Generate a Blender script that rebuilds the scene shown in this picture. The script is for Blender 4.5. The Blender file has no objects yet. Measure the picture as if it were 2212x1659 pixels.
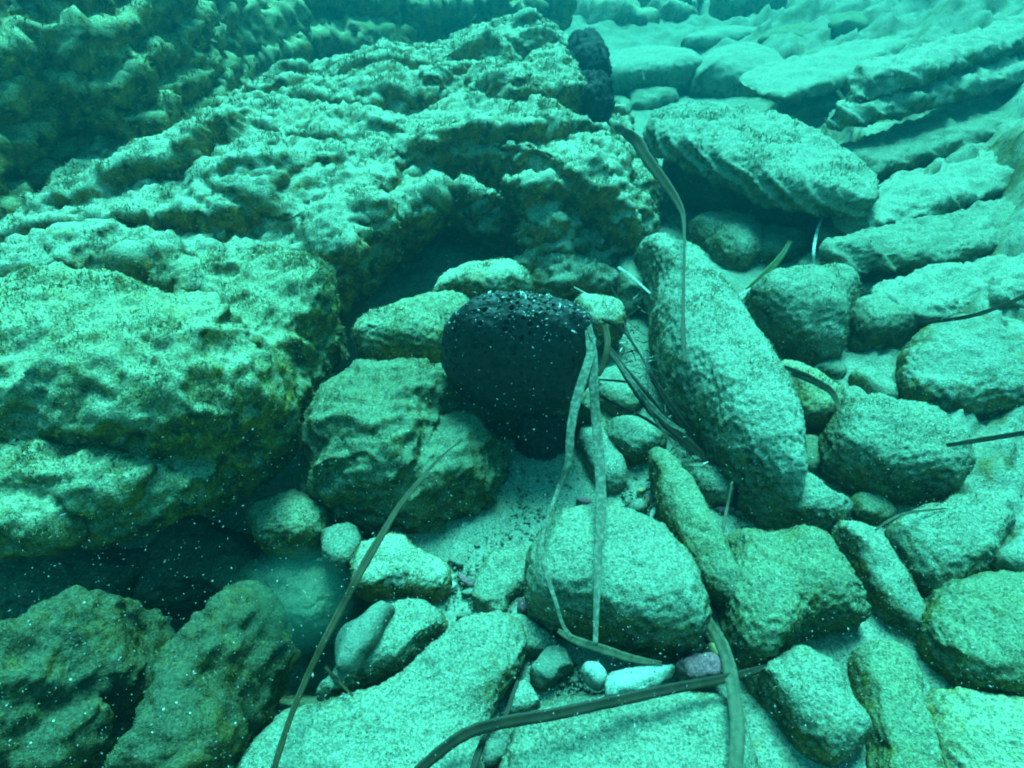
import bpy, math, random
import numpy as np
from mathutils import Vector

sc = bpy.context.scene
PI = math.pi
rad = math.radians
rng = np.random.default_rng(7)
random.seed(7)

# ------------------------------------------------------------------ camera
H, PITCH, HFOV = 0.85, 42.0, 84.0
W2, H2 = 2212.0, 1659.0
FP = (W2 / 2) / math.tan(rad(HFOV / 2))
cam_d = bpy.data.cameras.new('camera')
cam = bpy.data.objects.new('camera', cam_d)
sc.collection.objects.link(cam)
cam.location = (0, 0, H)
cam.rotation_euler = (rad(90 - PITCH), 0, 0)
cam_d.sensor_fit = 'HORIZONTAL'
cam_d.angle = rad(HFOV)
cam_d.clip_start = 0.02
cam_d.clip_end = 200
sc.camera = cam

# ------------------------------------------------------------------ world, sun, exposure
SUN_EL, SUN_AZ = 60.0, 6.0
world = bpy.data.worlds.new('World')
sc.world = world
world.use_nodes = True
nt = world.node_tree
bg = nt.nodes['Background']
sky = nt.nodes.new('ShaderNodeTexSky')
sky.sky_type = 'NISHITA'
sky.sun_disc = False
sky.sun_elevation = rad(SUN_EL)
sky.sun_rotation = rad(SUN_AZ)
wm = nt.nodes.new('ShaderNodeMix')
wm.data_type = 'RGBA'
wm.blend_type = 'MULTIPLY'
wm.inputs[0].default_value = 1.0
nt.links.new(sky.outputs[0], wm.inputs[6])
wm.inputs[7].default_value = (0.10, 0.76, 0.62, 1)      # daylight that has come down through metres of water
nt.links.new(wm.outputs[2], bg.inputs[0])
bg.inputs[1].default_value = 0.10
sun_d = bpy.data.lights.new('sun', 'SUN')
sun_d.energy = 4.8
sun_d.angle = rad(24)
sun_d.color = (0.145, 1.0, 0.95)
sun = bpy.data.objects.new('sun', sun_d)
sc.collection.objects.link(sun)
_el, _az = rad(SUN_EL), rad(SUN_AZ)
sun.rotation_euler = Vector((math.sin(_az) * math.cos(_el), math.cos(_az) * math.cos(_el), math.sin(_el))).to_track_quat('Z', 'Y').to_euler()
sun.location = (1, 4, 6)
sc.view_settings.view_transform = 'Standard'
sc.view_settings.look = 'None'
sc.view_settings.gamma = 1
sc.view_settings.use_curve_mapping = False
sc.view_settings.exposure = 1.36
cy = sc.cycles
cy.max_bounces = 4
cy.diffuse_bounces = 2
cy.glossy_bounces = 1
cy.transmission_bounces = 2
cy.transparent_max_bounces = 4
cy.volume_bounces = 0
cy.use_denoising = True
cy.filter_width = 2.0
cy.use_adaptive_sampling = True
cy.adaptive_threshold = 0.02

# ------------------------------------------------------------------ pixel -> place
CP, SP = math.cos(rad(PITCH)), math.sin(rad(PITCH))
CAM = np.array([0, 0, H])
FWD, UPV = np.array([0, CP, -SP]), np.array([0, SP, CP])

def ray(u, v):
    d = np.array([1.0, 0, 0]) * ((u - W2 / 2) / FP) + UPV * ((H2 / 2 - v) / FP) + FWD
    return d / np.linalg.norm(d)

def ss(x, a, b):
    t = np.clip((x - a) / (b - a), 0, 1)
    return t * t * (3 - 2 * t)

def ground(x, y):
    """large shape of the sea bed: a gully floor, bedrock rising to the right, a hollow on the left"""
    x = np.asarray(x, float); y = np.asarray(y, float)
    s = x - (0.60 + 0.22 * (y - 0.6))
    g = 0.30 * np.logaddexp(0, s / 0.12) * 0.12
    g = g * (1 - 0.5 * ss(y, 2.5, 5))
    g = g - 0.26 * ss(-x, 0.20, 0.34) * (1 - ss(y, .95, 1.3)) * ss(y, .25, .42)
    g = g + 0.018 * ss(x, .12, .3) * (1 - ss(y, 1.3, 1.8))
    g = g + 0.05 * ss(y, 2.6, 5.0) + 0.09 * np.maximum(0, y - 5)
    return g

def at_z(u, v, z):
    d = ray(u, v)
    t = (z - H) / d[2]
    return CAM + d * t

def at_y(u, v, y):
    d = ray(u, v)
    return CAM + d * (y / d[1])

def at_ground(u, v, dz=0.0):
    d = ray(u, v)
    z = dz
    for _ in range(30):
        if d[2] > -1e-3: break
        p = CAM + d * ((z - H) / d[2])
        z = 0.5 * z + 0.5 * (float(ground(p[0], p[1])) + dz)
    return p

# ------------------------------------------------------------------ noise
_perm = np.random.default_rng(11).permutation(4096)
_gr = np.random.default_rng(12).normal(size=(4096, 3))
_gr /= np.linalg.norm(_gr, axis=1)[:, None]

def perlin(p):
    i = np.floor(p).astype(np.int64); f = p - i
    w = f * f * f * (f * (f * 6 - 15) + 10)
    out = 0
    for dx in (0, 1):
        wx = w[:, 0] if dx else 1 - w[:, 0]
        hx = _perm[(i[:, 0] + dx) & 4095]
        for dy in (0, 1):
            wy = w[:, 1] if dy else 1 - w[:, 1]
            hy = _perm[(hx + i[:, 1] + dy) & 4095]
            for dz in (0, 1):
                wz = w[:, 2] if dz else 1 - w[:, 2]
                g = _gr[_perm[(hy + i[:, 2] + dz) & 4095]]
                out = out + wx * wy * wz * (g[:, 0] * (f[:, 0] - dx) + g[:, 1] * (f[:, 1] - dy) + g[:, 2] * (f[:, 2] - dz))
    return out * 1.5

def fbm(p, s, oct=3, gain=0.5, off=0.0):
    a, o = 1.0, 0
    q = p * s + 37.1 + off
    for _ in range(oct):
        o = o + a * perlin(q); q = q * 2.03 + 11.7; a *= gain
    return o

def billow(p, s, oct=3, gain=0.5, off=0.0):
    a, o = 1.0, 0
    q = p * s + 91.3 + off
    for _ in range(oct):
        o = o + a * (1 - 2 * np.abs(perlin(q)) ** 0.8); q = q * 2.1 + 5.7; a *= gain
    return o

# ------------------------------------------------------------------ mesh helpers
def link(name, me, mat, parent=None, origin=None):
    o = bpy.data.objects.new(name, me)
    sc.collection.objects.link(o)
    if mat is not None: me.materials.append(mat)
    if parent is not None: o.parent = parent
    elif origin is not None: o.location = origin
    return o

def mesh_np(name, v, quads=None, tris=None, smooth=True):
    me = bpy.data.meshes.new(name)
    v = np.asarray(v, np.float32)
    nq = 0 if quads is None else len(quads); ntr = 0 if tris is None else len(tris)
    me.vertices.add(len(v)); me.vertices.foreach_set('co', v.ravel())
    loops = []
    starts = []
    if nq: loops.append(np.asarray(quads, np.int32).ravel()); starts.append(np.arange(nq) * 4)
    if ntr: loops.append(np.asarray(tris, np.int32).ravel()); starts.append(nq * 4 + np.arange(ntr) * 3)
    L = np.concatenate(loops)
    me.loops.add(len(L)); me.loops.foreach_set('vertex_index', L)
    me.polygons.add(nq + ntr); me.polygons.foreach_set('loop_start', np.concatenate(starts).astype(np.int32))
    me.update(calc_edges=True)
    me.validate()
    if smooth: me.polygons.foreach_set('use_smooth', np.ones(nq + ntr, bool))
    return me

def vnormals(v, quads):
    a, b, c, d = (v[quads[:, k]] for k in range(4))
    fn = np.cross(c - a, d - b)
    n = np.zeros_like(v)
    for k in range(4):
        for j in range(3):
            n[:, j] += np.bincount(quads[:, k], fn[:, j], len(v))
    return n / (np.linalg.norm(n, axis=1)[:, None] + 1e-12)

def tag(o, label=None, cat=None, group=None, kind=None):
    if label: o['label'] = label
    if cat: o['category'] = cat
    if group: o['group'] = group
    if kind: o['kind'] = kind
    return o

def smooth_outline(pts, n):
    P = np.array(pts, float); m = len(P)
    out = []
    for i in range(m):
        p0, p1, p2, p3 = P[i - 1], P[i], P[(i + 1) % m], P[(i + 2) % m]
        t = np.linspace(0, 1, 24, endpoint=False)[:, None]
        out.append(0.5 * ((2 * p1) + (-p0 + p2) * t + (2 * p0 - 5 * p1 + 4 * p2 - p3) * t * t + (-p0 + 3 * p1 - 3 * p2 + p3) * t ** 3))
    Q = np.concatenate(out)
    L = np.r_[0, np.cumsum(np.linalg.norm(np.roll(Q, -1, 0) - Q, axis=1))]
    Qc = np.vstack([Q, Q[:1]])
    s = np.linspace(0, L[-1], n, endpoint=False)
    return np.c_[np.interp(s, L, Qc[:, 0]), np.interp(s, L, Qc[:, 1])], L[-1]

def ell(u, v, ru, rv, ang=0, n=10):
    a = rad(ang)
    return [(u + ru * math.cos(t) * math.cos(a) + rv * math.sin(t) * math.sin(a),
             v - ru * math.cos(t) * math.sin(a) + rv * math.sin(t) * math.cos(a)) for t in np.linspace(0, 2 * PI, n, endpoint=False)]

KAP = .45
def body(outline, flat=0.8, lift=0.25, z=None, y=None, p=0.62, q=0.8, dens=3.2, tilt=(0, 0), maxv=26000, erode=False):
    """a closed rounded solid whose silhouette from the camera is the outline; returns vertices, quads, centre, semi-minor"""
    _, per = smooth_outline(outline, 8)
    n = int(np.clip(per / dens, 26, 420))
    O, _ = smooth_outline(outline, n)
    X, Y = O[:, 0], O[:, 1]; X1, Y1 = np.roll(X, -1), np.roll(Y, -1)
    cr = X * Y1 - X1 * Y; A = cr.sum() / 2
    cu, cv = ((X + X1) * cr).sum() / (6 * A), ((Y + Y1) * cr).sum() / (6 * A)
    c = 0.05
    for it in range(12):
        if y is not None: C = at_y(cu, cv, y)
        elif z is not None: C = at_z(cu, cv, z)
        else: C = at_ground(cu, cv, c * lift)
        w = (C - CAM) / np.linalg.norm(C - CAM)
        hd = np.array([w[0], w[1], 0]); hd /= np.linalg.norm(hd)
        r = np.cross(hd, [0, 0, 1]); up = np.cross(r, w)
        S, T = [], []
        for (a, b) in O:
            d = ray(a, b); P = CAM + d * (np.dot(C - CAM, w) / np.dot(d, w)) - C
            S.append(P @ r); T.append(P @ up)
        S, T = np.array(S), np.array(T)
        ev = np.sqrt(np.maximum(np.linalg.eigvalsh(np.cov(np.c_[S, T].T)), 1e-12)) * 1.9
        m = ev[0]
        th = math.asin(-w[2])
        Te = (T.max() - T.min()) / 2
        c2 = min(flat * m, 0.8 * m / (KAP * math.cos(th))) if erode else min(flat * m, 0.93 * Te / math.cos(th))
        if abs(c2 - c) < 1e-5: break
        c = 0.5 * c + 0.5 * c2
    # the body's own thickness adds to its outline as seen from here: take that off the plan
    tS, tT = np.roll(S, -1) - np.roll(S, 1), np.roll(T, -1) - np.roll(T, 1)
    ln = np.hypot(tS, tT) + 1e-9
    sg = np.sign((S * np.roll(T, -1) - T * np.roll(S, -1)).sum())
    nT = -sg * tS / ln
    for _ in range(max(2, n // 20)): nT = (np.roll(nT, 1) + nT * 2 + np.roll(nT, -1)) / 4
    if erode:
        half = np.empty(n); mid = np.empty(n)
        for i_ in range(n):
            x0_ = S - S[i_]; x1_ = np.roll(S, -1) - S[i_]; cr_ = (x0_ * x1_ < 0)
            tt = (T + (np.roll(T, -1) - T) * (x0_ / (x0_ - x1_ + 1e-12)))[cr_]
            tt = np.r_[tt, T[i_]]; half[i_] = (tt.max() - tt.min()) / 2
        e_ = np.minimum(KAP * c * math.cos(th), .55 * half) * nT
        for _ in range(max(3, n // 7)): e_ = (np.roll(e_, 1) + e_ * 2 + np.roll(e_, -1)) / 4
        D = (T - e_) / math.sin(th)
    else: D = T * (math.sqrt(max(Te * Te - (c * math.cos(th)) ** 2, (0.2 * Te) ** 2)) / math.sin(th) / Te)
    nr = int(np.clip(n * 0.42, 12, 120))
    if n * nr > maxv: f = math.sqrt(maxv / (n * nr)); nr = int(nr * f)
    be = np.linspace(-PI / 2, PI / 2, nr + 2)[1:-1]
    cb, sb = np.cos(be) ** p, np.sign(np.sin(be)) * np.abs(np.sin(be)) ** q
    hx = S[None, :] * cb[:, None]; hy = D[None, :] * cb[:, None]
    hz = np.repeat((sb * c)[:, None], n, 1) + tilt[0] * hx + tilt[1] * hy
    V = C + hx[..., None] * r + hy[..., None] * hd + hz[..., None] * np.array([0, 0, 1.0])
    V = V.reshape(-1, 3)
    i = np.arange(n); i1 = (i + 1) % n
    Q = np.concatenate([np.c_[k * n + i, k * n + i1, (k + 1) * n + i1, (k + 1) * n + i] for k in range(nr - 1)])
    V = np.vstack([V, C + [0, 0, -c], C + [0, 0, c]])
    nb = len(V)
    T0 = np.c_[i1, i, np.full(n, nb - 2)]
    T1 = np.c_[(nr - 1) * n + i, (nr - 1) * n + i1, np.full(n, nb - 1)]
    a = V[Q[0, 0]]; 
    # orientation: outward
    fn = np.cross(V[Q[:, 2]] - V[Q[:, 0]], V[Q[:, 3]] - V[Q[:, 1]])
    ctr = (V[Q[:, 0]] + V[Q[:, 2]]) / 2 - C
    if (fn * ctr).sum() < 0:
        Q = Q[:, ::-1]; T0 = T0[:, ::-1]; T1 = T1[:, ::-1]
    return V, Q, np.vstack([T0, T1]), C, m, c

def roughen(V, Q, C, m, seed, rough=1.0, facets=6, lump=1.0, pits=1.0):
    r = np.random.default_rng(seed)
    off = seed * 3.17 % 50
    P = V - C
    for _ in range((facets + 1) // 2 if facets < 7 else facets):
        d = r.normal(size=3); d[2] = abs(d[2]) * 0.7; d /= np.linalg.norm(d)
        pr = P @ d; lim = pr.max() * r.uniform(0.86, 0.97)
        P = P - np.maximum(pr - lim, 0)[:, None] * d * 0.8
    V = P + C
    N = vnormals(V, Q)
    if abs(V[-2][0] - C[0]) < 1e-6: N[-2] = (0, 0, -1); N[-1] = (0, 0, 1)
    d = m * 0.11 * lump * fbm(V, 0.9 / max(m, .01), 2, 0.5, off)
    d = d + min(m * 0.03, 0.005) * rough * fbm(V, 22, 3, 0.45, off)
    d = d + min(m * 0.03, 0.0030) * rough * fbm(V, 90, 3, 0.7, off)
    d = d - 0.006 * pits * np.clip(fbm(V, 30, 2, 0.5, off + 9) - 0.45, 0, 1)
    return V + N * d[:, None]

# ------------------------------------------------------------------ materials
def rock_mat(name, silt, algae, cover=0.5, soft=0.35, crust=0.0, grit=1.0, deep=(0.05, 0.055, 0.03)):
    m = bpy.data.materials.new(name); m.use_nodes = True
    t = m.node_tree; N = t.nodes; L = t.links
    b = N['Principled BSDF']
    b.inputs['Roughness'].default_value = 0.92
    b.inputs['Specular IOR Level'].default_value = 0.12
    tc = N.new('ShaderNodeTexCoord'); ge = N.new('ShaderNodeNewGeometry')
    def noise(scale, det=3, rough=.55, dim=None, off=0):
        n = N.new('ShaderNodeTexNoise'); n.inputs['Scale'].default_value = scale
        n.inputs['Detail'].default_value = det; n.inputs['Roughness'].default_value = rough
        if off:
            mp = N.new('ShaderNodeMapping'); mp.inputs['Location'].default_value = (off, off * 2, off * 3)
            L.new(tc.outputs['Object'], mp.inputs[0]); L.new(mp.outputs[0], n.inputs['Vector'])
        else: L.new(tc.outputs['Object'], n.inputs['Vector'])
        return n.outputs['Fac']
    def mth(op, a, b_=None, c=None, clamp=False):
        x = N.new('ShaderNodeMath'); x.operation = op; x.use_clamp = clamp
        for k, s in enumerate((a, b_, c)):
            if s is None: continue
            if isinstance(s, (int, float)): x.inputs[k].default_value = s
            else: L.new(s, x.inputs[k])
        return x.outputs[0]
    def mix(f, a, b_, bt='MIX'):
        x = N.new('ShaderNodeMix'); x.data_type = 'RGBA'; x.blend_type = bt
        for k, s in ((0, f), (6, a), (7, b_)):
            if isinstance(s, (int, float)): x.inputs[k].default_value = s
            elif isinstance(s, tuple): x.inputs[k].default_value = (*s, 1)
            else: L.new(s, x.inputs[k])
        return x.outputs[2]
    def ramp(f, a, b_):
        x = N.new('ShaderNodeMapRange'); x.inputs[1].default_value = a; x.inputs[2].default_value = b_
        L.new(f, x.inputs[0]); return x.outputs[0]
    sep = N.new('ShaderNodeSeparateXYZ'); L.new(ge.outputs['Normal'], sep.inputs[0])
    n_patch, n_mid, n_grit = noise(9, 3), noise(42, 4, .6, off=3), noise(290, 3, .7, off=7)
    n_hi = noise(520, 2, .6, off=2)
    # silt settles on what faces up, algae hold on the steep sides
    up = mth('ADD', sep.outputs['Z'], mth('MULTIPLY', mth('SUBTRACT', n_mid, .5), 1.3))
    up = mth('ADD', up, mth('MULTIPLY', mth('SUBTRACT', n_patch, .5), 1.5))
    f = ramp(up, cover - soft, cover + soft)
    alg = mix(ramp(noise(30, 3, .6, off=11), .4, .62), algae, deep)
    alg = mix(ramp(noise(60, 2, .6, off=17), .55, .75), alg, tuple(min(1, c * 1.9) for c in algae))
    col = mix(f, alg, silt)
    # mottling of the silt: sand grains, thin dark turf, shell bits
    col = mix(mth('MULTIPLY', ramp(n_mid, .50, .68), .45), col, tuple(c * .45 for c in silt))
    g = mth('MULTIPLY', ramp(n_grit, .33, .66), 1.0)
    gg = N.new('ShaderNodeMapRange'); L.new(g, gg.inputs[0]); gg.inputs[3].default_value = 1 - .62 * grit; gg.inputs[4].default_value = 1 + .38 * grit
    cc = N.new('ShaderNodeCombineColor')
    for k in range(3): L.new(gg.outputs[0], cc.inputs[k])
    col = mix(1.0, col, cc.outputs[0], 'MULTIPLY')
    vo = N.new('ShaderNodeTexVoronoi'); vo.inputs['Scale'].default_value = 210; L.new(tc.outputs['Object'], vo.inputs['Vector'])
    sc_ = N.new('ShaderNodeSeparateColor'); L.new(vo.outputs['Color'], sc_.inputs[0])
    speck = mth('MULTIPLY', mth('LESS_THAN', vo.outputs['Distance'], .26), mth('GREATER_THAN', sc_.outputs[0], .965))
    col = mix(mth('MULTIPLY', speck, .8), col, (.75, .75, .68))
    speck2 = mth('MULTIPLY', mth('LESS_THAN', vo.outputs['Distance'], .33), mth('GREATER_THAN', sc_.outputs[1], .90))
    col = mix(mth('MULTIPLY', speck2, .7), col, (.05, .05, .035))
    if crust: col = mix(mth('MULTIPLY', ramp(noise(34, 3, .6, off=23), .60, .66), crust), col, (.42, .16, .18))
    L.new(col, b.inputs['Base Color'])
    b1 = N.new('ShaderNodeBump'); b1.inputs['Strength'].default_value = .9; b1.inputs['Distance'].default_value = .0035; L.new(n_mid, b1.inputs['Height'])
    b2 = N.new('ShaderNodeBump'); b2.inputs['Strength'].default_value = 1.0; b2.inputs['Distance'].default_value = .0026 * grit; L.new(n_grit, b2.inputs['Height']); L.new(b1.outputs[0], b2.inputs['Normal'])
    b3 = N.new('ShaderNodeBump'); b3.inputs['Strength'].default_value = .8; b3.inputs['Distance'].default_value = .0015 * grit; L.new(n_hi, b3.inputs['Height']); L.new(b2.outputs[0], b3.inputs['Normal'])
    L.new(b3.outputs[0], b.inputs['Normal'])
    return m

def plain_mat(name, col, col2=None, scale=60, rough=.8, bump=.001, lo=.4, hi=.6, spec=.2, trans=0):
    m = bpy.data.materials.new(name); m.use_nodes = True
    t = m.node_tree; N = t.nodes; L = t.links; b = N['Principled BSDF']
    b.inputs['Roughness'].default_value = rough; b.inputs['Specular IOR Level'].default_value = spec
    tc = N.new('ShaderNodeTexCoord')
    n = N.new('ShaderNodeTexNoise'); n.inputs['Scale'].default_value = scale; n.inputs['Detail'].default_value = 3
    L.new(tc.outputs['Object'], n.inputs['Vector'])
    r = N.new('ShaderNodeMapRange'); r.inputs[1].default_value = lo; r.inputs[2].default_value = hi; L.new(n.outputs['Fac'], r.inputs[0])
    x = N.new('ShaderNodeMix'); x.data_type = 'RGBA'; L.new(r.outputs[0], x.inputs[0])
    x.inputs[6].default_value = (*col, 1); x.inputs[7].default_value = (*(col2 or col), 1)
    L.new(x.outputs[2], b.inputs['Base Color'])
    bp = N.new('ShaderNodeBump'); bp.inputs['Distance'].default_value = bump; L.new(n.outputs['Fac'], bp.inputs['Height']); L.new(bp.outputs[0], b.inputs['Normal'])
    return m

SILT = (.50, .47, .36)
M_seabed = rock_mat('silty seabed', (.33, .38, .29), (.20, .15, .04), cover=.60, grit=1.0)
M_stone = rock_mat('silt dusted stone', (.30, .345, .25), (.17, .13, .035), cover=.36, soft=.45)
M_stone2 = rock_mat('greener silted stone', (.26, .30, .19), (.16, .14, .03), cover=.44, soft=.45)
M_pale = rock_mat('pale silted slab', (.36, .41, .31), (.19, .15, .045), cover=.24, soft=.4)
M_reef = rock_mat('reef limestone with algal turf', (.47, .50, .36), (.34, .18, .035), cover=.50, soft=.32)
M_cliff = rock_mat('dark reef wall', (.46, .47, .28), (.26, .16, .035), cover=.50, soft=.35, deep=(.03, .035, .02))
M_olive = rock_mat('olive algae boulder', (.40, .43, .28), (.28, .19, .03), cover=.50, soft=.5)
M_shade = rock_mat('dark stone with painted shade', (.20, .22, .14), (.07, .065, .02), cover=.45, soft=.5)  # dark tone puts the shade of hollows and gully into the colour
M_white = rock_mat('bare pale stone', (.56, .60, .50), (.26, .25, .15), cover=.25, soft=.6, grit=.7)
M_pink = rock_mat('pink coralline crust', (.40, .16, .19), (.26, .24, .17), cover=.45, soft=.3, grit=.9)
M_red = plain_mat('brownish red pebble', (.38, .12, .10), (.30, .22, .16), 90, .8, .001)
M_yel = plain_mat('ochre pebble', (.55, .42, .18), (.35, .30, .2), 90, .8, .001)
M_grey = rock_mat('grey pebble', (.22, .25, .19), (.14, .14, .09), cover=.2, soft=.6, grit=.6)
M_dim = rock_mat('brownish boulder dimmed for shade', (.11, .125, .075), (.14, .10, .025), cover=.5, soft=.5)  # dimmed base colour stands in for the shade at lower left
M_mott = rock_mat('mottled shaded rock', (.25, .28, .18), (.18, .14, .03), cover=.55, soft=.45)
M_sponge = plain_mat('black leathery sponge', (.016, .016, .016), (.034, .033, .032), 120, .55, .0012, spec=.35)
M_sponge_far = plain_mat('dusty black sponge', (.018, .019, .02), (.05, .055, .045), 60, .8, .002, .5, .7)
M_spk = plain_mat('white sediment specks', (.75, .75, .68), (.45, .45, .38), 200, .9, .0005)
M_snow = plain_mat('drifting particles', (.42, .41, .38), (.2, .2, .18), 50, .9, .0003)
M_turf = plain_mat('pale silted turf', (.34, .36, .22), (.22, .18, .07), 45, .9, .0002)
M_turf_o = plain_mat('olive turf', (.30, .28, .09), (.13, .12, .04), 45, .9, .0002)
M_leaf_br = plain_mat('dead brown seagrass', (.050, .034, .014), (.075, .055, .025), 60, .6, .0004, .4, .8, .2)
M_leaf_dk = plain_mat('black seagrass', (.022, .018, .010), (.045, .036, .02), 60, .55, .0004, .4, .8, .2)
M_leaf_gr = plain_mat('grey encrusted seagrass', (.10, .105, .075), (.22, .225, .17), 170, .8, .001, .45, .65)
M_leaf_wh = plain_mat('bleached seagrass', (.75, .75, .68), (.5, .5, .42), 90, .6, .0005)
M_leaf_go = plain_mat('green seagrass', (.05, .08, .012), (.03, .045, .012), 60, .5, .0006, .4, .7, .3)
M_leaf_tan = plain_mat('pale tan seagrass', (.075, .072, .045), (.12, .115, .07), 110, .6, .0006)

# ------------------------------------------------------------------ sea bed
def warp(n, half, k):
    s = np.linspace(-1, 1, n)
    return np.sinh(s * k) / math.sinh(k) * half

def make_seabed():
    nx, ny = 620, 600
    xs = warp(nx, 14, 4.3)
    ty = np.linspace(0, 1, ny)
    ys = -0.5 + 16.5 * (np.sinh(ty * 4.0) / math.sinh(4.0))
    X, Y = np.meshgrid(xs, ys)
    x, y = X.ravel(), Y.ravel()
    P = np.c_[x, y, np.zeros_like(x)]
    z = ground(x, y)
    right = ss(x - (0.62 + 0.22 * (y - 0.6)), -0.05, 0.25)
    far = ss(y, 2.2, 4.0)
    rough = np.maximum(right, far)
    z = z + 0.010 * fbm(P, 9, 3) * (1 - 0.2 * rough) + 0.05 * rough * fbm(P, 2.3, 3)
    # bedding ridges of the sloping bedrock, running away to the upper right
    a = rad(48); uu = x * math.cos(a) + y * math.sin(a); vv = -x * math.sin(a) + y * math.cos(a)
    R = np.c_[uu * 0.9, vv * 4.2, np.zeros_like(x)]
    z = z + right * (0.045 * billow(R, 1.6, 3, .5) - .02)
    st = vv * 3.0 + 0.5 * fbm(P, 1.5, 2); fr = st - np.floor(st)
    z = z + right * 0.075 * (np.where(fr < .85, fr / .85, (1 - fr) / .15) - .5) * ss(y, .7, 1.3)
    z = z + 0.0035 * fbm(P, 45, 3, .6) + right * (.028 * billow(np.c_[uu * .6, vv * 2.6, 0 * x], 4.5, 4, .58) + .012 * fbm(np.c_[uu, vv * 1.8, 0 * x], 24, 3, .6) - .03 * np.clip(fbm(np.c_[uu, vv * 2.0, 0 * x], 9, 2) - .4, 0, 1))
    z = z + (0.05 * far) * np.clip(billow(P, 1.6, 3), -1, 2)
    V = np.c_[x, y, z]
    idx = np.arange(nx * ny).reshape(ny, nx)
    Q = np.c_[idx[:-1, :-1].ravel(), idx[:-1, 1:].ravel(), idx[1:, 1:].ravel(), idx[1:, :-1].ravel()]
    me = mesh_np('seabed', V, Q)
    o = link('seabed', me, M_seabed)
    tag(o, 'silty sea bed of sand and bedrock rising to the right', None, None, 'structure')
    return o
make_seabed()

# ------------------------------------------------------------------ union rock masses
def blob_mesh(parts):
    Vs, Qs, Ts, n = [], [], [], 0
    for V, Q, T in parts:
        Vs.append(V); Qs.append(Q + n); Ts.append(T + n); n += len(V)
    return mesh_np('blobs', np.vstack(Vs), np.vstack(Qs), np.vstack(Ts), False)

def fuse(parts, voxel):
    me = blob_mesh(parts)
    o = bpy.data.objects.new('fuse', me); sc.collection.objects.link(o)
    md = o.modifiers.new('r', 'REMESH'); md.mode = 'VOXEL'; md.voxel_size = voxel; md.adaptivity = 0
    sm = o.modifiers.new('s', 'SMOOTH'); sm.factor = .6; sm.iterations = 2
    dg = bpy.context.evaluated_depsgraph_get()
    ev = o.evaluated_get(dg); m2 = bpy.data.meshes.new_from_object(ev)
    nv = len(m2.vertices); co = np.empty(nv * 3, np.float32); m2.vertices.foreach_get('co', co)
    nl = len(m2.loops); li = np.empty(nl, np.int32); m2.loops.foreach_get('vertex_index', li)
    npoly = len(m2.polygons); lt = np.empty(npoly, np.int32); m2.polygons.foreach_get('loop_total', lt)
    bpy.data.objects.remove(o); bpy.data.meshes.remove(me); bpy.data.meshes.remove(m2)
    assert (lt == 4).all(), 'quads expected'
    return co.reshape(-1, 3).astype(float), li.reshape(-1, 4)

def turf_on(root, V, Q, mat, n, ln=.007, seed=1, upmin=-.3):
    """short upright filaments growing on the rock"""
    r = np.random.default_rng(seed)
    a, b, c, d = (V[Q[:, k]] for k in range(4))
    fn = np.cross(c - a, d - b); ar = np.linalg.norm(fn, axis=1); nn = fn / (ar[:, None] + 1e-12)
    ctr = (a + b + c + d) / 4; vw = CAM - ctr; dist = np.linalg.norm(vw, axis=1)
    vis = ((nn * vw).sum(1) > -.25 * dist) & (nn[:, 2] > upmin)
    w = ar * vis / dist
    # clumps
    w = w * np.clip(fbm(ctr, 16, 2, .5, seed) + .35, .04, 1) ** 2
    k = r.choice(len(Q), n, p=w / w.sum())
    s, t = r.random((n, 1)), r.random((n, 1))
    P = a[k] * (1 - s) * (1 - t) + b[k] * s * (1 - t) + c[k] * s * t + d[k] * (1 - s) * t - nn[k] * .001
    dr = nn[k] * .8 + r.normal(size=(n, 3)) * .55 + [0, 0, .35]; dr /= np.linalg.norm(dr, axis=1)[:, None]
    side = np.cross(dr, r.normal(size=(n, 3))); side /= np.linalg.norm(side, axis=1)[:, None]
    l = (ln * r.uniform(.4, 1.3, n) * np.clip(dist[k], .8, 2.2))[:, None]; wd = l * .12
    V2 = np.stack([P - side * wd, P + side * wd, P + dr * l], 1).reshape(-1, 3)
    T = np.arange(3 * n).reshape(-1, 3)
    o = link('algal_turf', mesh_np('algal_turf', V2, None, T, False), mat, root)
    o['kind'] = 'stuff'
    return o

def thing(name, label, cat, group=None):
    o = bpy.data.objects.new(name, None); sc.collection.objects.link(o); o.empty_display_size = .05
    return tag(o, label, cat, group)

def set_origin(root, base, objs):
    root.location = base
    for o in objs: o.matrix_parent_inverse = root.matrix_world.inverted() if False else o.matrix_parent_inverse
    return root

def mass(name, label, parts, voxel, mat, disp, turf=0, turfmat=None, tln=.007, seed=1):
    V, Q = fuse(parts, voxel)
    for fn in disp:
        N = vnormals(V, Q); d = fn(V); V = V + (d if d.ndim == 2 else N * d[:, None])
    base = np.array([V[:, 0].mean(), V[:, 1].mean(), V[:, 2].min()])
    root = thing(name, label, 'rock'); root.location = base
    link('rock_body', mesh_np(name, V - base, Q), mat, root)
    if turf:
        t = turf_on(root, V, Q, turfmat, turf, tln, seed)
        co = np.empty(len(t.data.vertices) * 3, np.float32); t.data.vertices.foreach_get('co', co)
        t.data.vertices.foreach_set('co', (co.reshape(-1, 3) - base).astype(np.float32).ravel())
    return root, V, Q

def bl(u, v, ru, rv, ang=0, **k):
    k.setdefault('dens', 14)
    V, Q, T, C, m, c = body(ell(u, v, ru, rv, ang), **k)
    return V, Q, T
def bp(outline, **k):
    k.setdefault('dens', 14); k.setdefault('erode', True)
    V, Q, T, C, m, c = body(outline, **k)
    return V, Q, T

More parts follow.
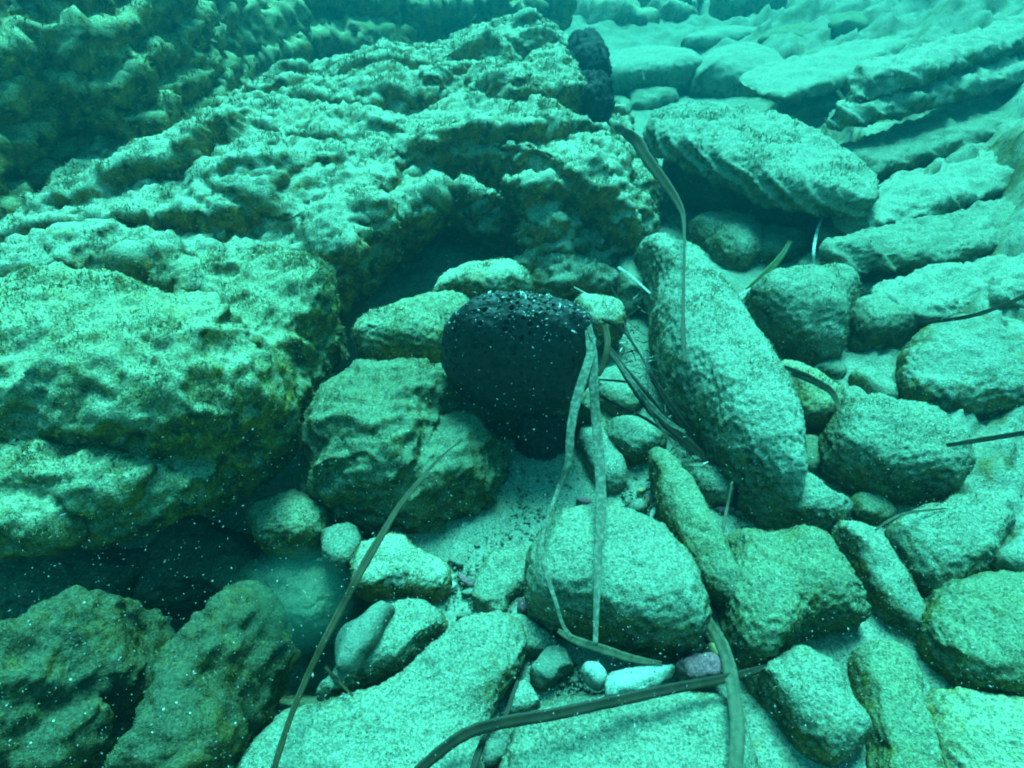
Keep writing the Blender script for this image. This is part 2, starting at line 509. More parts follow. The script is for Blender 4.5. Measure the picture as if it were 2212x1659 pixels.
# --- the big layered reef outcrop
reef = [
 bp([(330,400),(440,310),(560,215),(700,145),(920,92),(1060,80),(1190,95),(1235,160),(1240,300),(1245,430),(1200,500),(1080,470),(930,440),(860,470),(770,560),(640,570),(480,600),(330,640),(200,640),(150,560),(230,470)], z=.14, flat=.44, p=.5, q=.7, erode=False),
 bl(1070,112,165,42,2, z=.31, flat=.68), bl(900,165,230,58,9, z=.29, flat=.68), bl(760,205,200,46,14, z=.285, flat=.68),
 bl(1060,235,190,70,-6, z=.27, flat=.68), bl(600,275,150,60,22, z=.27, flat=.68), bl(850,300,150,60,0, z=.27, flat=.68),
 bl(700,330,190,60,5, z=.25, flat=.68), bl(480,410,200,70,20, z=.24, flat=.68), bl(760,400,110,55,-12, z=.245, flat=.68),
 bl(620,470,210,62,-4, z=.235, flat=.68), bl(880,455,58,58,-30, z=.18, flat=.68), bl(700,550,75,48,-20, z=.18, flat=.68),
 bl(300,520,190,75,18, z=.22, flat=.68), bl(950,340,120,60,10, z=.25, flat=.68),
 bl(1120,330,110,90,0, z=.20, flat=.68), bl(1190,210,70,90,0, z=.23, flat=.68), bl(1210,330,60,70,0, z=.19, flat=.68),
 bl(1140,440,85,45,-10, z=.19, flat=.8), bl(1215,440,60,40,0, z=.19, flat=.8), bl(1180,510,75,36,0, z=.13, flat=.8), bl(1260,500,65,40,0, z=.12, flat=.8), bl(1250,555,70,36,0, z=.07, flat=.8),
 bl(1330,430,80,110,10, z=.03, flat=.68), bl(1300,330,50,80,0, z=.05, flat=.68),
 bl(1180,590,90,38,8, z=.05, flat=.68), bl(1070,470,60,40,0, z=.11, flat=.68), bl(1290,590,55,60,0, z=.03, flat=.68),
 bl(520,560,150,60,0, z=.19, flat=.68), bl(640,610,110,50,0, z=.15, flat=.68),
]
r_ = np.random.default_rng(5)
for k in range(26):       # knobs and ledges all over the outcrop
    t, s = r_.random(), r_.random()
    u = 330 + 880 * t; vtop = np.interp(u, [330, 560, 900, 1210], [400, 230, 110, 110]); vbot = np.interp(u, [330, 700, 900, 1210], [620, 560, 460, 560])
    v = vtop + (vbot - vtop) * s
    zz = .31 - .10 * s
    reef.append(bl(u, v, r_.uniform(28, 80), r_.uniform(12, 26), r_.uniform(-20, 25), z=zz, flat=r_.uniform(.5, .85)))
def ledges(V, amp=.022, per=.055, tilt=(.15, -.10)):
    h = V[:, 2] + tilt[0] * V[:, 0] + tilt[1] * V[:, 1] + .035 * fbm(V, 4.0, 3)
    f = h / per; f = f - np.floor(f)
    return amp * (np.where(f < .82, (f / .82) ** 1.6, (1 - f) / .18) - .4)
def cuesta(V, per=.24, amp=.07, slant=-.55, seed=0.):
    """tilted beds: each climbs to an overhanging lip on the camera side"""
    s = V[:, 1] + slant * V[:, 0] + .16 * fbm(V, 2.6, 2, .5, seed) + .03 * fbm(V, 11, 2, .5, seed)
    f = s / per; f = f - np.floor(f)
    h = np.where(f < .10, f / .10, 1 - (f - .10) / .90)
    k = np.clip(fbm(V, 2.2, 2, .5, seed + 5) * 1.6 + .65, .12, 1.25)
    return (amp * h * k)[:, None] * np.array([0.05, -.38, 1.0])
disp_reef = [lambda V: .05 * fbm(V, 3.6, 2), lambda V: cuesta(V, .26, .05), lambda V: ledges(V, .007, .07), lambda V: .016 * billow(V, 10, 2, .5) - .006, lambda V: .0055 * billow(V, 30, 3, .6), lambda V: -.010 * np.clip(fbm(V, 38, 2, .5, 4) - .42, 0, 1),
             lambda V: -.030 * np.clip(fbm(V, 12, 2, .5, 4) - .38, 0, 1), lambda V: .0045 * fbm(V, 60, 3, .65)]
rr_, RV, RQ = mass('reef_outcrop', 'big layered reef outcrop with brown algal ledges running across the middle', reef, .0072, M_reef, disp_reef, 60000, M_turf, .006, 3)

# --- dark reef wall upper left
wall = [bl(60,120,260,330,0, y=2.3, flat=1, p=.6), bl(300,60,210,300,0, y=2.7, flat=1, p=.6), bl(-40,380,190,230,0, y=1.45, flat=1, p=.6),
        bl(120,330,220,150,0, y=1.75, flat=1, p=.6), bl(350,230,110,170,0, y=2.1, flat=.9, p=.6)]
for k in range(75):
    u, v = r_.uniform(-150, 440), r_.uniform(-40, 480)
    if v > 520 - .35 * max(u, 0) : continue
    yy = 2.15 - .9 * (v / 520) + .5 * max(u, 0) / 440 - .12
    wall.append(bl(u, v, r_.uniform(20, 65), r_.uniform(12, 30), r_.uniform(-50, 0), y=yy, flat=.9))
mass('reef_wall', 'dark knobbly reef wall with lit ledges in the top left corner', wall, .013, M_cliff,
     [lambda V: .07 * fbm(V, 3.2, 2), lambda V: ledges(V, .04, .09), lambda V: .026 * billow(V, 9, 3, .55) - .01, lambda V: .007 * fbm(V, 35, 3, .6)], 25000, M_turf_o, .007, 5)

# --- far reef behind
farr = [bl(545,70,110,100,0, y=3.0, flat=.9), bl(470,160,60,60,0, y=2.6, flat=.8), bl(780,40,170,75,0, y=3.7, flat=.9), bl(660,110,60,60,0, y=3.1, flat=.9),
        bl(970,10,150,70,0, y=4.1, flat=.9), bl(1120,20,110,36,0, y=4.0, flat=.9), bl(740,100,110,45,0,y=3.2,flat=.7)]
for k in range(34):
    u = r_.uniform(430, 1200); v = r_.uniform(-20, np.interp(u, [430, 700, 1200], [170, 90, 45]))
    farr.append(bl(u, v, r_.uniform(22, 60), r_.uniform(9, 20), 0, y=3.0 + .9 * (u - 430) / 770 - .15, flat=.9))
mass('distant_reef', 'hazy dark reef blocks behind the big outcrop along the top edge', farr, .018, M_cliff,
     [lambda V: .09 * fbm(V, 2.6, 2), lambda V: ledges(V, .05, .12), lambda V: .035 * billow(V, 6, 3, .55), lambda V: .01 * fbm(V, 25, 3, .6)])
farb = [bl(1445,15,70,45,0, y=5.0, flat=.9), bl(1330,50,70,26,0, y=4.6, flat=.9), bl(1300,20,60,30,0,y=5.2,flat=.9)]
mass('far_block', 'hazy rock block beyond the two far sponges, under the top edge', farb, .03, M_reef,
     [lambda V: .10 * fbm(V, 2.2, 2), lambda V: .05 * billow(V, 5, 3, .55)])

# --- three large boulders at left
LB = [lambda V: .03 * fbm(V, 5, 2), lambda V: .012 * billow(V, 13, 3, .55) - .004, lambda V: -.03 * np.clip(fbm(V, 11, 2, .5, 8) - .36, 0, 1), lambda V: .0045 * fbm(V, 55, 3, .65)]
b1 = [bp([(-260,690),(-60,655),(130,645),(260,660),(360,690),(440,720),(510,770),(545,830),(548,900),(525,960),(480,1010),(400,1050),(260,1060),(100,1080),(-100,1100),(-260,1060)], z=.18, flat=.7, p=.5, q=.7),
      bl(440,900,105,110,0, z=.20, flat=1), bl(150,1040,170,60,-6, z=.21, flat=.8), bl(330,1075,170,58,12, z=.17, flat=.8), bl(20,1120,150,60,0, z=.20, flat=.8),
      bl(460,800,80,60,0, z=.24, flat=.8), bl(230,740,200,70,-8, z=.27, flat=.7), bl(440,1010,90,60,0, z=.13, flat=1)]
rt, BV, BQ = mass('boulder', 'largest boulder, pale and olive, at the left edge', b1, .006, M_olive, LB, 32000, M_turf_o, .006, 6)
b2 = [bp([(330,640),(400,606),(500,590),(600,585),(690,605),(730,650),(735,720),(700,790),(640,860),(590,900),(500,860),(420,760)], z=.165, flat=.62, p=.5, q=.7),
      bl(420,640,110,48,-8, z=.21, flat=.9), bl(660,660,75,62,-40, z=.20, flat=.9), bl(620,800,60,80,-30, z=.12, flat=.9), bl(540,640,100,50,0, z=.21, flat=.8)]
rt2, V2_, Q2_ = mass('boulder', 'lumpy boulder wedged between the largest boulder and the reef, with a white crust', b2, .006, M_olive, LB, 20000, M_turf, .006, 7)
def crust(root, u, v, ru, rv, V, n, size, mat, seed):
    """small white flakes encrusting the rock where the pixel falls"""
    r = np.random.default_rng(seed); base = np.array(root.location)
    D = V - CAM; dist = np.linalg.norm(D, axis=1)
    px = D @ np.array([1., 0, 0]) / (D @ FWD) * FP + W2 / 2; py = H2 / 2 - D @ UPV / (D @ FWD) * FP
    m = ((px - u) / ru) ** 2 + ((py - v) / rv) ** 2 < 1
    if not m.any(): return
    near = dist[m].min(); idx = np.where(m & (dist < near + .12))[0]
    vs, ts, k = [], [], 0
    for _ in range(n):
        c = V[r.choice(idx)] + r.normal(size=3) * .001 - base
        ax = r.normal(size=(3, 3)); ax /= np.linalg.norm(ax, axis=1)[:, None]
        s = size * r.uniform(.4, 1.3)
        pts = np.array([ax[0], -ax[0], ax[1] * .6, -ax[1] * .6, ax[2] * .35, -ax[2] * .35]) * s + c
        vs.append(pts); f = [(0,2,4),(2,1,4),(1,3,4),(3,0,4),(2,0,5),(1,2,5),(3,1,5),(0,3,5)]
        ts += [tuple(k + q for q in t) for t in f]; k += 6
    o = link('white_crust', mesh_np('white_crust', np.vstack(vs), None, ts, False), mat, root); o['kind'] = 'stuff'
rtr = None
crust(rt2, 578, 840, 22, 42, np.vstack([V2_]), 260, .0035, M_spk, 3)
crust(rr_, 1150, 520, 42, 40, RV, 160, .0045, M_spk, 4)
crust(rr_, 1180, 560, 30, 26, RV, 120, .0045, M_spk, 5)
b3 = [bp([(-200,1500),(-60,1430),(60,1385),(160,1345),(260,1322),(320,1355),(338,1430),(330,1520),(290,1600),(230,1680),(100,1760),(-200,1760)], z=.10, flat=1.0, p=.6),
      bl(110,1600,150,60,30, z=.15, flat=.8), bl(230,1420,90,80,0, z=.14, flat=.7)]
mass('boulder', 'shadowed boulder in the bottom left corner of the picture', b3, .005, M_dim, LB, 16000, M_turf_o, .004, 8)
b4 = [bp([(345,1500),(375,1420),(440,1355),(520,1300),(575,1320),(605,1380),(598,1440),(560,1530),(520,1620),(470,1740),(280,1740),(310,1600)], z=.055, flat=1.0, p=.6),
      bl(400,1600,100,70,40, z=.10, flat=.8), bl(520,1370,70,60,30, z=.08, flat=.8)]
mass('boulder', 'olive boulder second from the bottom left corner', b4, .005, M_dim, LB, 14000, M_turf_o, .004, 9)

# ------------------------------------------------------------------ single stones
_n = [0]
def stone(name, label, outline, mat, cat='stone', group=None, seed=None, turf=0, rough=1., facets=5, lump=1., pits=1., turfmat=None, **k):
    _n[0] += 1; seed = seed or _n[0]
    if 'y' not in k: k['flat'] = k.get('flat', .8) * .85
    if k.get('lift', .25) > 0: k['lift'] = k.get('lift', .25) * .45
    strata = k.pop('strata', 0)
    grow = k.pop('grow', 1.07); k.setdefault('p', .54); k.setdefault('q', .78)
    o_ = np.array(outline, float); mid = o_.mean(0); outline = [tuple(q) for q in mid + (o_ - mid) * grow]
    V, Q, T, C, m, c = body(outline, erode=True, **k)
    dist = np.linalg.norm(C - CAM)
    if m > .016:                      # even mesh, so that no direction shows in the relief
        ar = 2.2 * (V[:, 0].max() - V[:, 0].min()) * (V[:, 1].max() - V[:, 1].min())
        V, Q = fuse([(V, Q, T)], max(.0030 * dist, math.sqrt(ar / 26000), m / 40)); T = None
    V = roughen(V, Q, C, m, seed, rough, facets, lump, pits)
    if strata: V = V + vnormals(V, Q) * ledges(V, strata, .045, (.30, -.25))[:, None]
    base = np.array([C[0], C[1], V[:, 2].min()])
    if turf:
        root = thing(name, label, cat, group); root.location = base
        link('rock_body', mesh_np(name, V - base, Q, T), mat, root)
        t = turf_on(root, V, Q, turfmat or M_turf, turf, .005, seed)
        co = np.empty(len(t.data.vertices) * 3, np.float32); t.data.vertices.foreach_get('co', co)
        t.data.vertices.foreach_set('co', (co.reshape(-1, 3) - base).astype(np.float32).ravel())
        return root
    o = link(name, mesh_np(name, V - base, Q, T), mat, None, base)
    return tag(o, label, cat, group)

S = stone
# far right side of the gully
S('rock_slab', 'large flat slab propped over a dark hollow, upper right of centre', [(1385,290),(1400,250),(1440,222),(1500,210),(1580,218),(1660,238),(1740,268),(1805,308),(1850,352),(1868,395),(1845,440),(1790,448),(1700,432),(1600,402),(1500,362),(1415,325)], M_pale, 'slab', z=.215, flat=.40, p=.35, q=.6, facets=1, lump=.35, rough=1.4, grow=.98, strata=.010, turf=5000)
S('boulder', 'added block under the propped slab, coloured dark for the shade of the hollow', [(1440,330),(1550,360),(1700,400),(1820,420),(1835,450),(1720,474),(1580,452),(1470,410)], M_shade, 'boulder', z=.10, flat=1.1, p=.5, facets=2)  # added support; its dark colour gives the hollow a shaded face
S('rock_slab', 'far flat slab with a dark front beside the two far sponges', [(1305,160),(1330,125),(1420,112),(1490,128),(1514,160),(1480,184),(1400,196),(1320,195)], M_pale, 'slab', z=.09, flat=.75, p=.45, q=.5, facets=2, lump=.5)
S('boulder', 'pale domed boulder right behind the propped slab', [(1495,200),(1525,135),(1580,106),(1640,112),(1682,150),(1704,200),(1690,240),(1640,240),(1560,225)], M_pale, 'boulder', flat=.8, lift=.3)
S('stone', 'small stone left of the propped slab, behind its upper corner', [(1350,205),(1390,193),(1450,203),(1468,220),(1420,245),(1370,250)], M_stone, flat=.8, lift=.3)
S('stone', 'narrow stone at the foot of the nearer far sponge', [(1318,215),(1345,212),(1362,235),(1352,262),(1328,255)], M_stone, flat=.8, lift=.3)
S('rock_ledge', 'upper bedrock ledge with a shaded underside at the right edge', [(1870,165),(1940,125),(2060,85),(2200,35),(2330,0),(2360,60),(2240,100),(2100,140),(1980,175),(1900,185)], M_pale, 'ledge', z=.385, flat=.45, p=.4, facets=9, lump=1.4, rough=1.8, grow=.98, strata=.015)
S('rock_ledge', 'lower bedrock ledge with a shaded underside at the right edge', [(1835,225),(1900,195),(2020,165),(2150,125),(2330,70),(2350,130),(2200,180),(2060,215),(1930,245),(1860,245)], M_pale, 'ledge', z=.315, flat=.45, p=.4, facets=9, lump=1.4, rough=1.8, grow=.98, strata=.015)
S('bedrock_plate', 'low bedrock plate at the right edge, first one below the two ledges', [(1870,320),(1990,262),(2150,215),(2300,180),(2330,260),(2160,302),(2000,345),(1900,362)], M_stone, 'bedrock', flat=.36, lift=-.2, facets=5, lump=1.1, rough=1.3, strata=.010)
S('bedrock_plate', 'low bedrock plate at the right edge, second one below the two ledges', [(1890,425),(2020,362),(2180,318),(2330,290),(2340,385),(2160,425),(2000,470),(1905,480)], M_pale, 'bedrock', flat=.36, lift=-.2, facets=5, lump=1.1, rough=1.3, strata=.010)
S('bedrock_plate', 'low bedrock plate at the right edge, third one below the two ledges', [(1860,520),(1985,480),(2150,440),(2340,405),(2340,520),(2160,545),(1990,570),(1885,560)], M_stone, 'bedrock', flat=.36, lift=-.2, facets=5, lump=1.1, rough=1.3, strata=.010)
S('bedrock_plate', 'low bedrock plate at the right edge, just above the upper thin dark leaf', [(1930,625),(2050,580),(2200,552),(2340,535),(2340,640),(2160,668),(2000,680)], M_pale, 'bedrock', flat=.36, lift=-.2, facets=5, lump=1.1, rough=1.3, strata=.010)
S('bedrock_plate', 'low hazy bedrock plate running up to the top right corner', [(1700,150),(1800,110),(1960,60),(2150,10),(2210,30),(2080,80),(1940,125),(1800,180)], M_pale, 'bedrock', flat=.36, lift=-.2, facets=5, lump=1.1, rough=1.3, strata=.010)
S('boulder', 'hazy low boulder far off above the domed boulder', [(1640,95),(1690,70),(1750,60),(1790,80),(1780,110),(1720,118),(1660,112)], M_stone2, 'boulder', flat=.9, lift=.3)
S('boulder', 'hazy flat boulder far off, left of the greenish one', [(1480,95),(1520,70),(1590,62),(1640,72),(1640,95),(1570,105),(1500,108)], M_pale, 'boulder', flat=.8, lift=.3)
S('boulder', 'dark hazy block at the top edge, right of centre', [(1540,-10),(1580,-30),(1660,-30),(1690,0),(1670,40),(1600,52),(1550,40)], M_cliff, 'boulder', flat=1.2, lift=.4)
S('boulder', 'dark hazy block at the top edge, left of its twin above the domed boulder', [(1395,-10),(1420,-30),(1470,-30),(1490,0),(1480,30),(1430,42),(1400,30)], M_cliff, 'boulder', flat=1.2, lift=.4)
S('stone', 'long low stone with a shaded end on the far slope, top right', [(1790,50),(1850,32),(1920,28),(1960,45),(1930,70),(1860,78),(1810,74)], M_stone2, flat=.8, lift=.3)
S('stone', 'low stone beside the tip of the far ledge', [(1720,215),(1760,205),(1820,225),(1815,248),(1760,252),(1725,240)], M_stone, flat=.8, lift=.3)
S('stone', 'rounded stone just above the right end of the propped slab', [(1850,300),(1900,275),(1990,290),(2000,320),(1950,345),(1880,345)], M_pale, flat=.7, lift=.2)
S('stone', 'flat stone touching the right tip of the propped slab', [(1880,350),(1930,345),(1965,360),(1940,400),(1900,415),(1880,390)], M_stone, flat=.7, lift=.2)
# the two stones right of the central sponge
S('stone', 'silted stone tucked behind the head of the long boulder, left side', [(1330,590),(1345,560),(1385,560),(1410,600),(1405,650),(1365,670),(1338,640)], M_stone, z=.05, flat=.8)
S('boulder', 'long pale finger shaped boulder lying diagonally right of the black sponge', [(1335,520),(1350,482),(1390,462),(1435,464),(1480,492),(1518,545),(1560,610),(1598,685),(1640,765),(1678,838),(1702,915),(1701,978),(1682,1030),(1642,1046),(1592,1028),(1542,983),(1500,925),(1452,865),(1422,805),(1400,730),(1388,660),(1362,600)], M_pale, 'boulder', grow=.965, z=.105, flat=1.0, p=.7, facets=0, lump=.35, turf=11000)
# stones behind / right of it
S('stone', 'silted stone behind the long boulder, below the propped slab hollow', [(1490,500),(1540,470),(1600,470),(1640,500),(1640,560),(1600,600),(1560,590),(1520,550)], M_stone, flat=.8, lift=.25, turf=1500)
S('stone', 'rough stone under the green seagrass leaf', [(1600,520),(1660,495),(1720,505),(1745,540),(1700,575),(1650,580),(1610,560)], M_stone, flat=.7, lift=.2)
S('stone', 'lumpy brown edged stone at the foot of the white stem', [(1757,520),(1790,497),(1830,503),(1850,530),(1830,556),(1785,562),(1757,545)], M_reef, flat=.9, lift=.3)
S('stone', 'small knob next to the lumpy brown edged stone', [(1850,535),(1880,527),(1900,545),(1885,565),(1858,562)], M_reef, flat=.9, lift=.3)
S('stone', 'low stone left of the bar shaped stone', [(1713,590),(1733,560),(1767,553),(1800,567),(1782,592),(1750,612),(1722,604)], M_stone, flat=.8, lift=.25)
S('stone', 'bar shaped stone lying above the round stone', [(1781,589),(1801,570),(1853,562),(1900,565),(1914,582),(1907,603),(1870,613),(1836,611),(1801,599)], M_pale, flat=1.0, lift=.5, facets=3)
S('stone', 'little pale stone between the bar shaped stone and the round stone', [(1842,630),(1870,616),(1900,616),(1907,633),(1883,650),(1853,647)], M_pale, flat=.9, lift=.4)
S('stone', 'broad blocky stone touching the right flank of the long boulder', [(1597,660),(1640,640),(1720,622),(1800,602),(1835,610),(1842,640),(1825,700),(1805,755),(1760,795),(1715,792),(1650,755),(1612,710)], M_stone, flat=.95, lift=.5, facets=7, turf=3000)
S('stone', 'egg shaped stone right of the broad blocky stone', [(1825,700),(1856,668),(1914,645),(1948,654),(1975,685),(1975,712),(1955,738),(1921,757),(1873,767),(1845,752)], M_stone, flat=1.0, lift=.55, facets=2, lump=.5)
S('stone', 'small stone hugging the egg shaped stone on its right', [(1965,655),(1990,640),(2010,665),(2000,690),(1980,690)], M_stone, flat=.9, lift=.3)
S('stone', 'small wedge below the broad blocky stone', [(1754,804),(1788,777),(1815,790),(1824,810),(1801,830),(1767,820)], M_stone, flat=.9, lift=.3)
S('stone', 'slanting oval stone on the bedrock below the egg shaped stone', [(1836,815),(1863,797),(1890,808),(1928,838),(1938,862),(1921,885),(1890,886),(1862,862),(1838,838)], M_stone, flat=.9, lift=.35, facets=3)
S('stone', 'low stone between the slanting oval stone and the green bottomed stone', [(1812,855),(1842,838),(1872,852),(1890,885),(1853,892),(1818,888)], M_stone, flat=.7, lift=.2)
S('stone', 'green bottomed stone under the bent grey leaf', [(1665,825),(1699,804),(1750,812),(1795,835),(1814,866),(1801,902),(1777,930),(1745,940),(1715,930),(1693,893),(1676,858)], M_olive, flat=1.0, lift=.5, turf=1200, turfmat=M_turf_o)
S('boulder', 'large rounded boulder right of the long boulder foot', [(1767,960),(1785,912),(1822,886),(1887,885),(1955,893),(2010,915),(2045,955),(2062,1015),(2045,1062),(1990,1095),(1915,1095),(1836,1075),(1790,1045),(1772,1005)], M_stone, 'boulder', flat=.9, lift=.5, facets=3, turf=3500)
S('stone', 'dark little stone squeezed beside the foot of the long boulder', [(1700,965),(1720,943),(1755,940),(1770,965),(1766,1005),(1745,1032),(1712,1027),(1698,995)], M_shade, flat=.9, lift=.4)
S('stone', 'oval stone directly below the foot of the long boulder', [(1602,1085),(1635,1047),(1700,1034),(1760,1044),(1805,1073),(1826,1106),(1800,1140),(1750,1160),(1690,1160),(1640,1142),(1610,1115)], M_stone, flat=.95, lift=.5, facets=3, turf=1500)
S('stone', 'small square stone right of the oval stone', [(1832,1090),(1860,1072),(1905,1074),(1925,1100),(1917,1130),(1882,1142),(1845,1130)], M_stone2, flat=.9, lift=.3)
S('boulder', 'broad boulder under the thin curved leaf at right', [(1914,1178),(1938,1144),(2006,1103),(2060,1084),(2115,1080),(2165,1100),(2187,1130),(2170,1165),(2136,1200),(2110,1245),(2040,1275),(1986,1284),(1950,1250),(1922,1212)], M_stone, 'boulder', flat=.9, lift=.45, facets=4, turf=2000)
S('stone', 'brick shaped stone slanting between two big silted stones, lower right', [(1795,1145),(1829,1131),(1887,1150),(1911,1189),(1938,1236),(1972,1284),(1993,1335),(1982,1368),(1948,1372),(1910,1348),(1874,1312),(1852,1262),(1829,1215),(1803,1180)], M_stone, flat=1.0, lift=.45, p=.6, facets=4, turf=1200)
S('boulder', 'big square silted stone right of the crossing leaf', [(1556,1230),(1562,1189),(1600,1165),(1665,1165),(1750,1158),(1790,1172),(1815,1210),(1835,1250),(1860,1300),(1868,1345),(1820,1372),(1733,1385),(1682,1412),(1640,1440),(1597,1430),(1572,1390),(1556,1330)], M_stone2, 'boulder', flat=.8, lift=.4, p=.55, facets=5, turf=2500)
S('boulder', 'rounded boulder just below the big square silted stone', [(1625,1470),(1665,1432),(1716,1405),(1770,1415),(1805,1445),(1828,1490),(1855,1550),(1855,1592),(1818,1630),(1767,1650),(1716,1628),(1672,1570),(1638,1520)], M_stone, 'boulder', flat=.85, lift=.45, facets=3, turf=1200)
S('boulder', 'rough silted rock in the lower right, between the rounded boulder and the corner', [(1855,1400),(1900,1378),(1960,1400),(1990,1470),(2000,1550),(2040,1640),(2010,1720),(1900,1730),(1870,1620),(1850,1520),(1835,1450)], M_stone2, 'boulder', flat=.7, lift=.25, turf=1200)
S('boulder', 'wide mottled boulder at the right edge above the corner', [(1985,1340),(2010,1285),(2080,1255),(2180,1240),(2300,1255),(2330,1400),(2240,1490),(2120,1500),(2030,1460),(1990,1400)], M_stone2, 'boulder', flat=.75, lift=.3, turf=1200)
S('boulder', 'pale boulder cut by the right edge beside the broad boulder', [(2140,1230),(2160,1180),(2200,1150),(2300,1150),(2330,1220),(2260,1262),(2180,1258)], M_stone, 'boulder', flat=.8, lift=.3)
S('boulder', 'dark green boulder in the bottom right corner', [(1990,1560),(2030,1500),(2120,1510),(2240,1520),(2330,1500),(2340,1760),(2100,1780),(2030,1700)], M_olive, 'boulder', flat=.6, lift=.1)
S('boulder', 'low swell of bedrock at the right edge, level with the egg shaped stone', [(1960,800),(2000,735),(2080,700),(2180,690),(2320,720),(2330,860),(2200,900),(2060,890),(1980,860)], M_seabed, 'boulder', flat=.5, lift=0)
# middle ground under the sponge
S('stone', 'olive tufted stone left of the black sponge', [(775,725),(820,690),(880,665),(950,655),(1010,670),(1020,730),(965,795),(900,812),(830,802),(782,772)], M_olive, z=.10, flat=.9, turf=4500)
S('stone', 'tufted stone behind the black sponge, below the reef cavity', [(940,635),(980,592),(1050,575),(1110,582),(1145,620),(1120,665),(1020,680),(955,672)], M_reef, z=.08, flat=.9, turf=3000)
S('stone', 'brown stone poking out over the right shoulder of the black sponge', [(1240,665),(1280,645),(1330,660),(1345,700),(1320,740),(1270,735)], M_reef, z=.07, flat=.9, turf=900)
mm = [bp([(690,930),(720,860),(770,808),(850,797),(930,792),(985,825),(1000,880),(955,945),(940,1010),(900,1090),(840,1110),(760,1110),(690,1080),(668,1000)], z=.05, flat=.75, p=.55, erode=False),
      bp([(830,1040),(880,960),(975,915),(1060,910),(1092,1000),(1075,1090),(1010,1140),(930,1165),(860,1145),(820,1100)], z=.01, flat=.75, p=.55, erode=False),
      bl(740,1080,90,60,-20, z=.0, flat=.8), bl(780,860,70,40,10, z=.10, flat=.7), bl(890,860,80,36,0, z=.09, flat=.7), bl(840,1110,90,44,0, z=-.01, flat=.8), bl(960,900,60,40,0, z=.05, flat=.8)]
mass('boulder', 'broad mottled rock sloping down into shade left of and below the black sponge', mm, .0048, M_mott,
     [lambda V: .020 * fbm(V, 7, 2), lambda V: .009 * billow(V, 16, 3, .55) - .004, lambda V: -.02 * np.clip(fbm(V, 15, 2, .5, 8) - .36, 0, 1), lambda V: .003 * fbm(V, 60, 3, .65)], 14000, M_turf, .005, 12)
S('boulder', 'added rock behind the stalk of the central sponge, coloured dark as shade', [(955,850),(1010,830),(1090,830),(1180,840),(1260,860),(1275,930),(1200,950),(1090,955),(990,950)], M_shade, 'boulder', z=.03, flat=1.0)  # added to hide bright sand below the cap; shade is in its colour
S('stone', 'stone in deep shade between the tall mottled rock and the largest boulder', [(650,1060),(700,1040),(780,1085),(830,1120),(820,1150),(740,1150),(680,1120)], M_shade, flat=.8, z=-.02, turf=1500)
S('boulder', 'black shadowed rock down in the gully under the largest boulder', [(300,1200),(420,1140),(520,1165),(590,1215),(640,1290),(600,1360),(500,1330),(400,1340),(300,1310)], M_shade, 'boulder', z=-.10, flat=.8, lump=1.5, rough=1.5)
S('boulder', 'black shadowed rock under the largest boulder at the left edge', [(-160,1230),(0,1190),(160,1185),(300,1190),(330,1260),(240,1340),(60,1380),(-160,1400)], M_shade, 'boulder', z=-.08, flat=.7, lump=1.5, rough=1.5)  # added over the lit gully floor, with shade painted into its colour
S('stone', 'shade coloured stone sunk in the gully behind the cloud of silt', [(560,1215),(640,1205),(720,1225),(760,1290),(720,1350),(640,1360),(580,1300)], M_shade, z=-.07, flat=.7, lump=1.3)  # gully shade put into the stone's colour
S('stone', 'yellowish mossy stone above the cloud of silt', [(540,1120),(580,1075),(640,1065),(690,1100),(712,1150),(700,1190),(640,1205),(570,1190)], M_olive, flat=.9, z=-.005, turf=1500, turfmat=M_turf_o)
S('stone', 'small silted stone right of the yellowish mossy stone', [(695,1150),(735,1135),(778,1150),(785,1195),(750,1235),(705,1215)], M_stone, flat=.8, z=.01)
S('stone', 'knobbly silted stone crossed by the long brown leaf', [(770,1190),(800,1165),(862,1165),(899,1193),(947,1220),(969,1255),(960,1290),(926,1310),(885,1298),(835,1300),(785,1285),(765,1235)], M_reef, flat=.8, lift=.35, turf=2500)
S('stone', 'flat notched stone between the knobbly stone and the big round stone', [(1030,1250),(1060,1200),(1110,1178),(1150,1182),(1160,1225),(1135,1275),(1100,1298),(1085,1335),(1040,1340),(1022,1300)], M_stone, flat=.6, lift=.2, turf=900)
S('boulder', 'big round silted boulder in the lower middle', [(1148,1300),(1155,1220),(1185,1155),(1240,1118),(1330,1110),(1410,1135),(1462,1195),(1495,1275),(1502,1350),(1480,1402),(1430,1428),(1340,1415),(1240,1385),(1172,1355)], M_stone, 'boulder', z=.045, flat=.8, facets=1, lump=.35, turf=3500)
S('stone', 'long finger shaped stone slanting beside the big round boulder', [(1398,1000),(1420,970),(1455,990),(1495,1050),(1535,1130),(1572,1200),(1598,1275),(1588,1310),(1550,1302),(1500,1255),(1460,1195),(1430,1120),(1408,1055)], M_stone2, z=.07, flat=1.0, p=.7, facets=4, turf=1500)
S('stone', 'rounded stone at the foot of the tangled black leaves', [(1312,935),(1345,908),(1400,918),(1432,950),(1415,995),(1365,1015),(1322,990)], M_stone, flat=.9, lift=.4, turf=700)
S('stone', 'stone half hidden under the long boulder, right of the finger stone', [(1470,1020),(1500,992),(1545,1010),(1580,1055),(1570,1095),(1530,1100),(1490,1070)], M_stone, flat=.9, lift=.35, turf=500)
S('stone', 'pale wedge behind the hanging grey leaf', [(1242,935),(1285,925),(1322,965),(1350,1020),(1345,1055),(1310,1065),(1268,1020)], M_pale, flat=.9, lift=.35, turf=500)
S('stone', 'low stone right of the black sponge under the tangled leaves', [(1290,820),(1340,795),(1385,830),(1390,880),(1345,905),(1300,880)], M_stone, flat=.7, lift=.2)
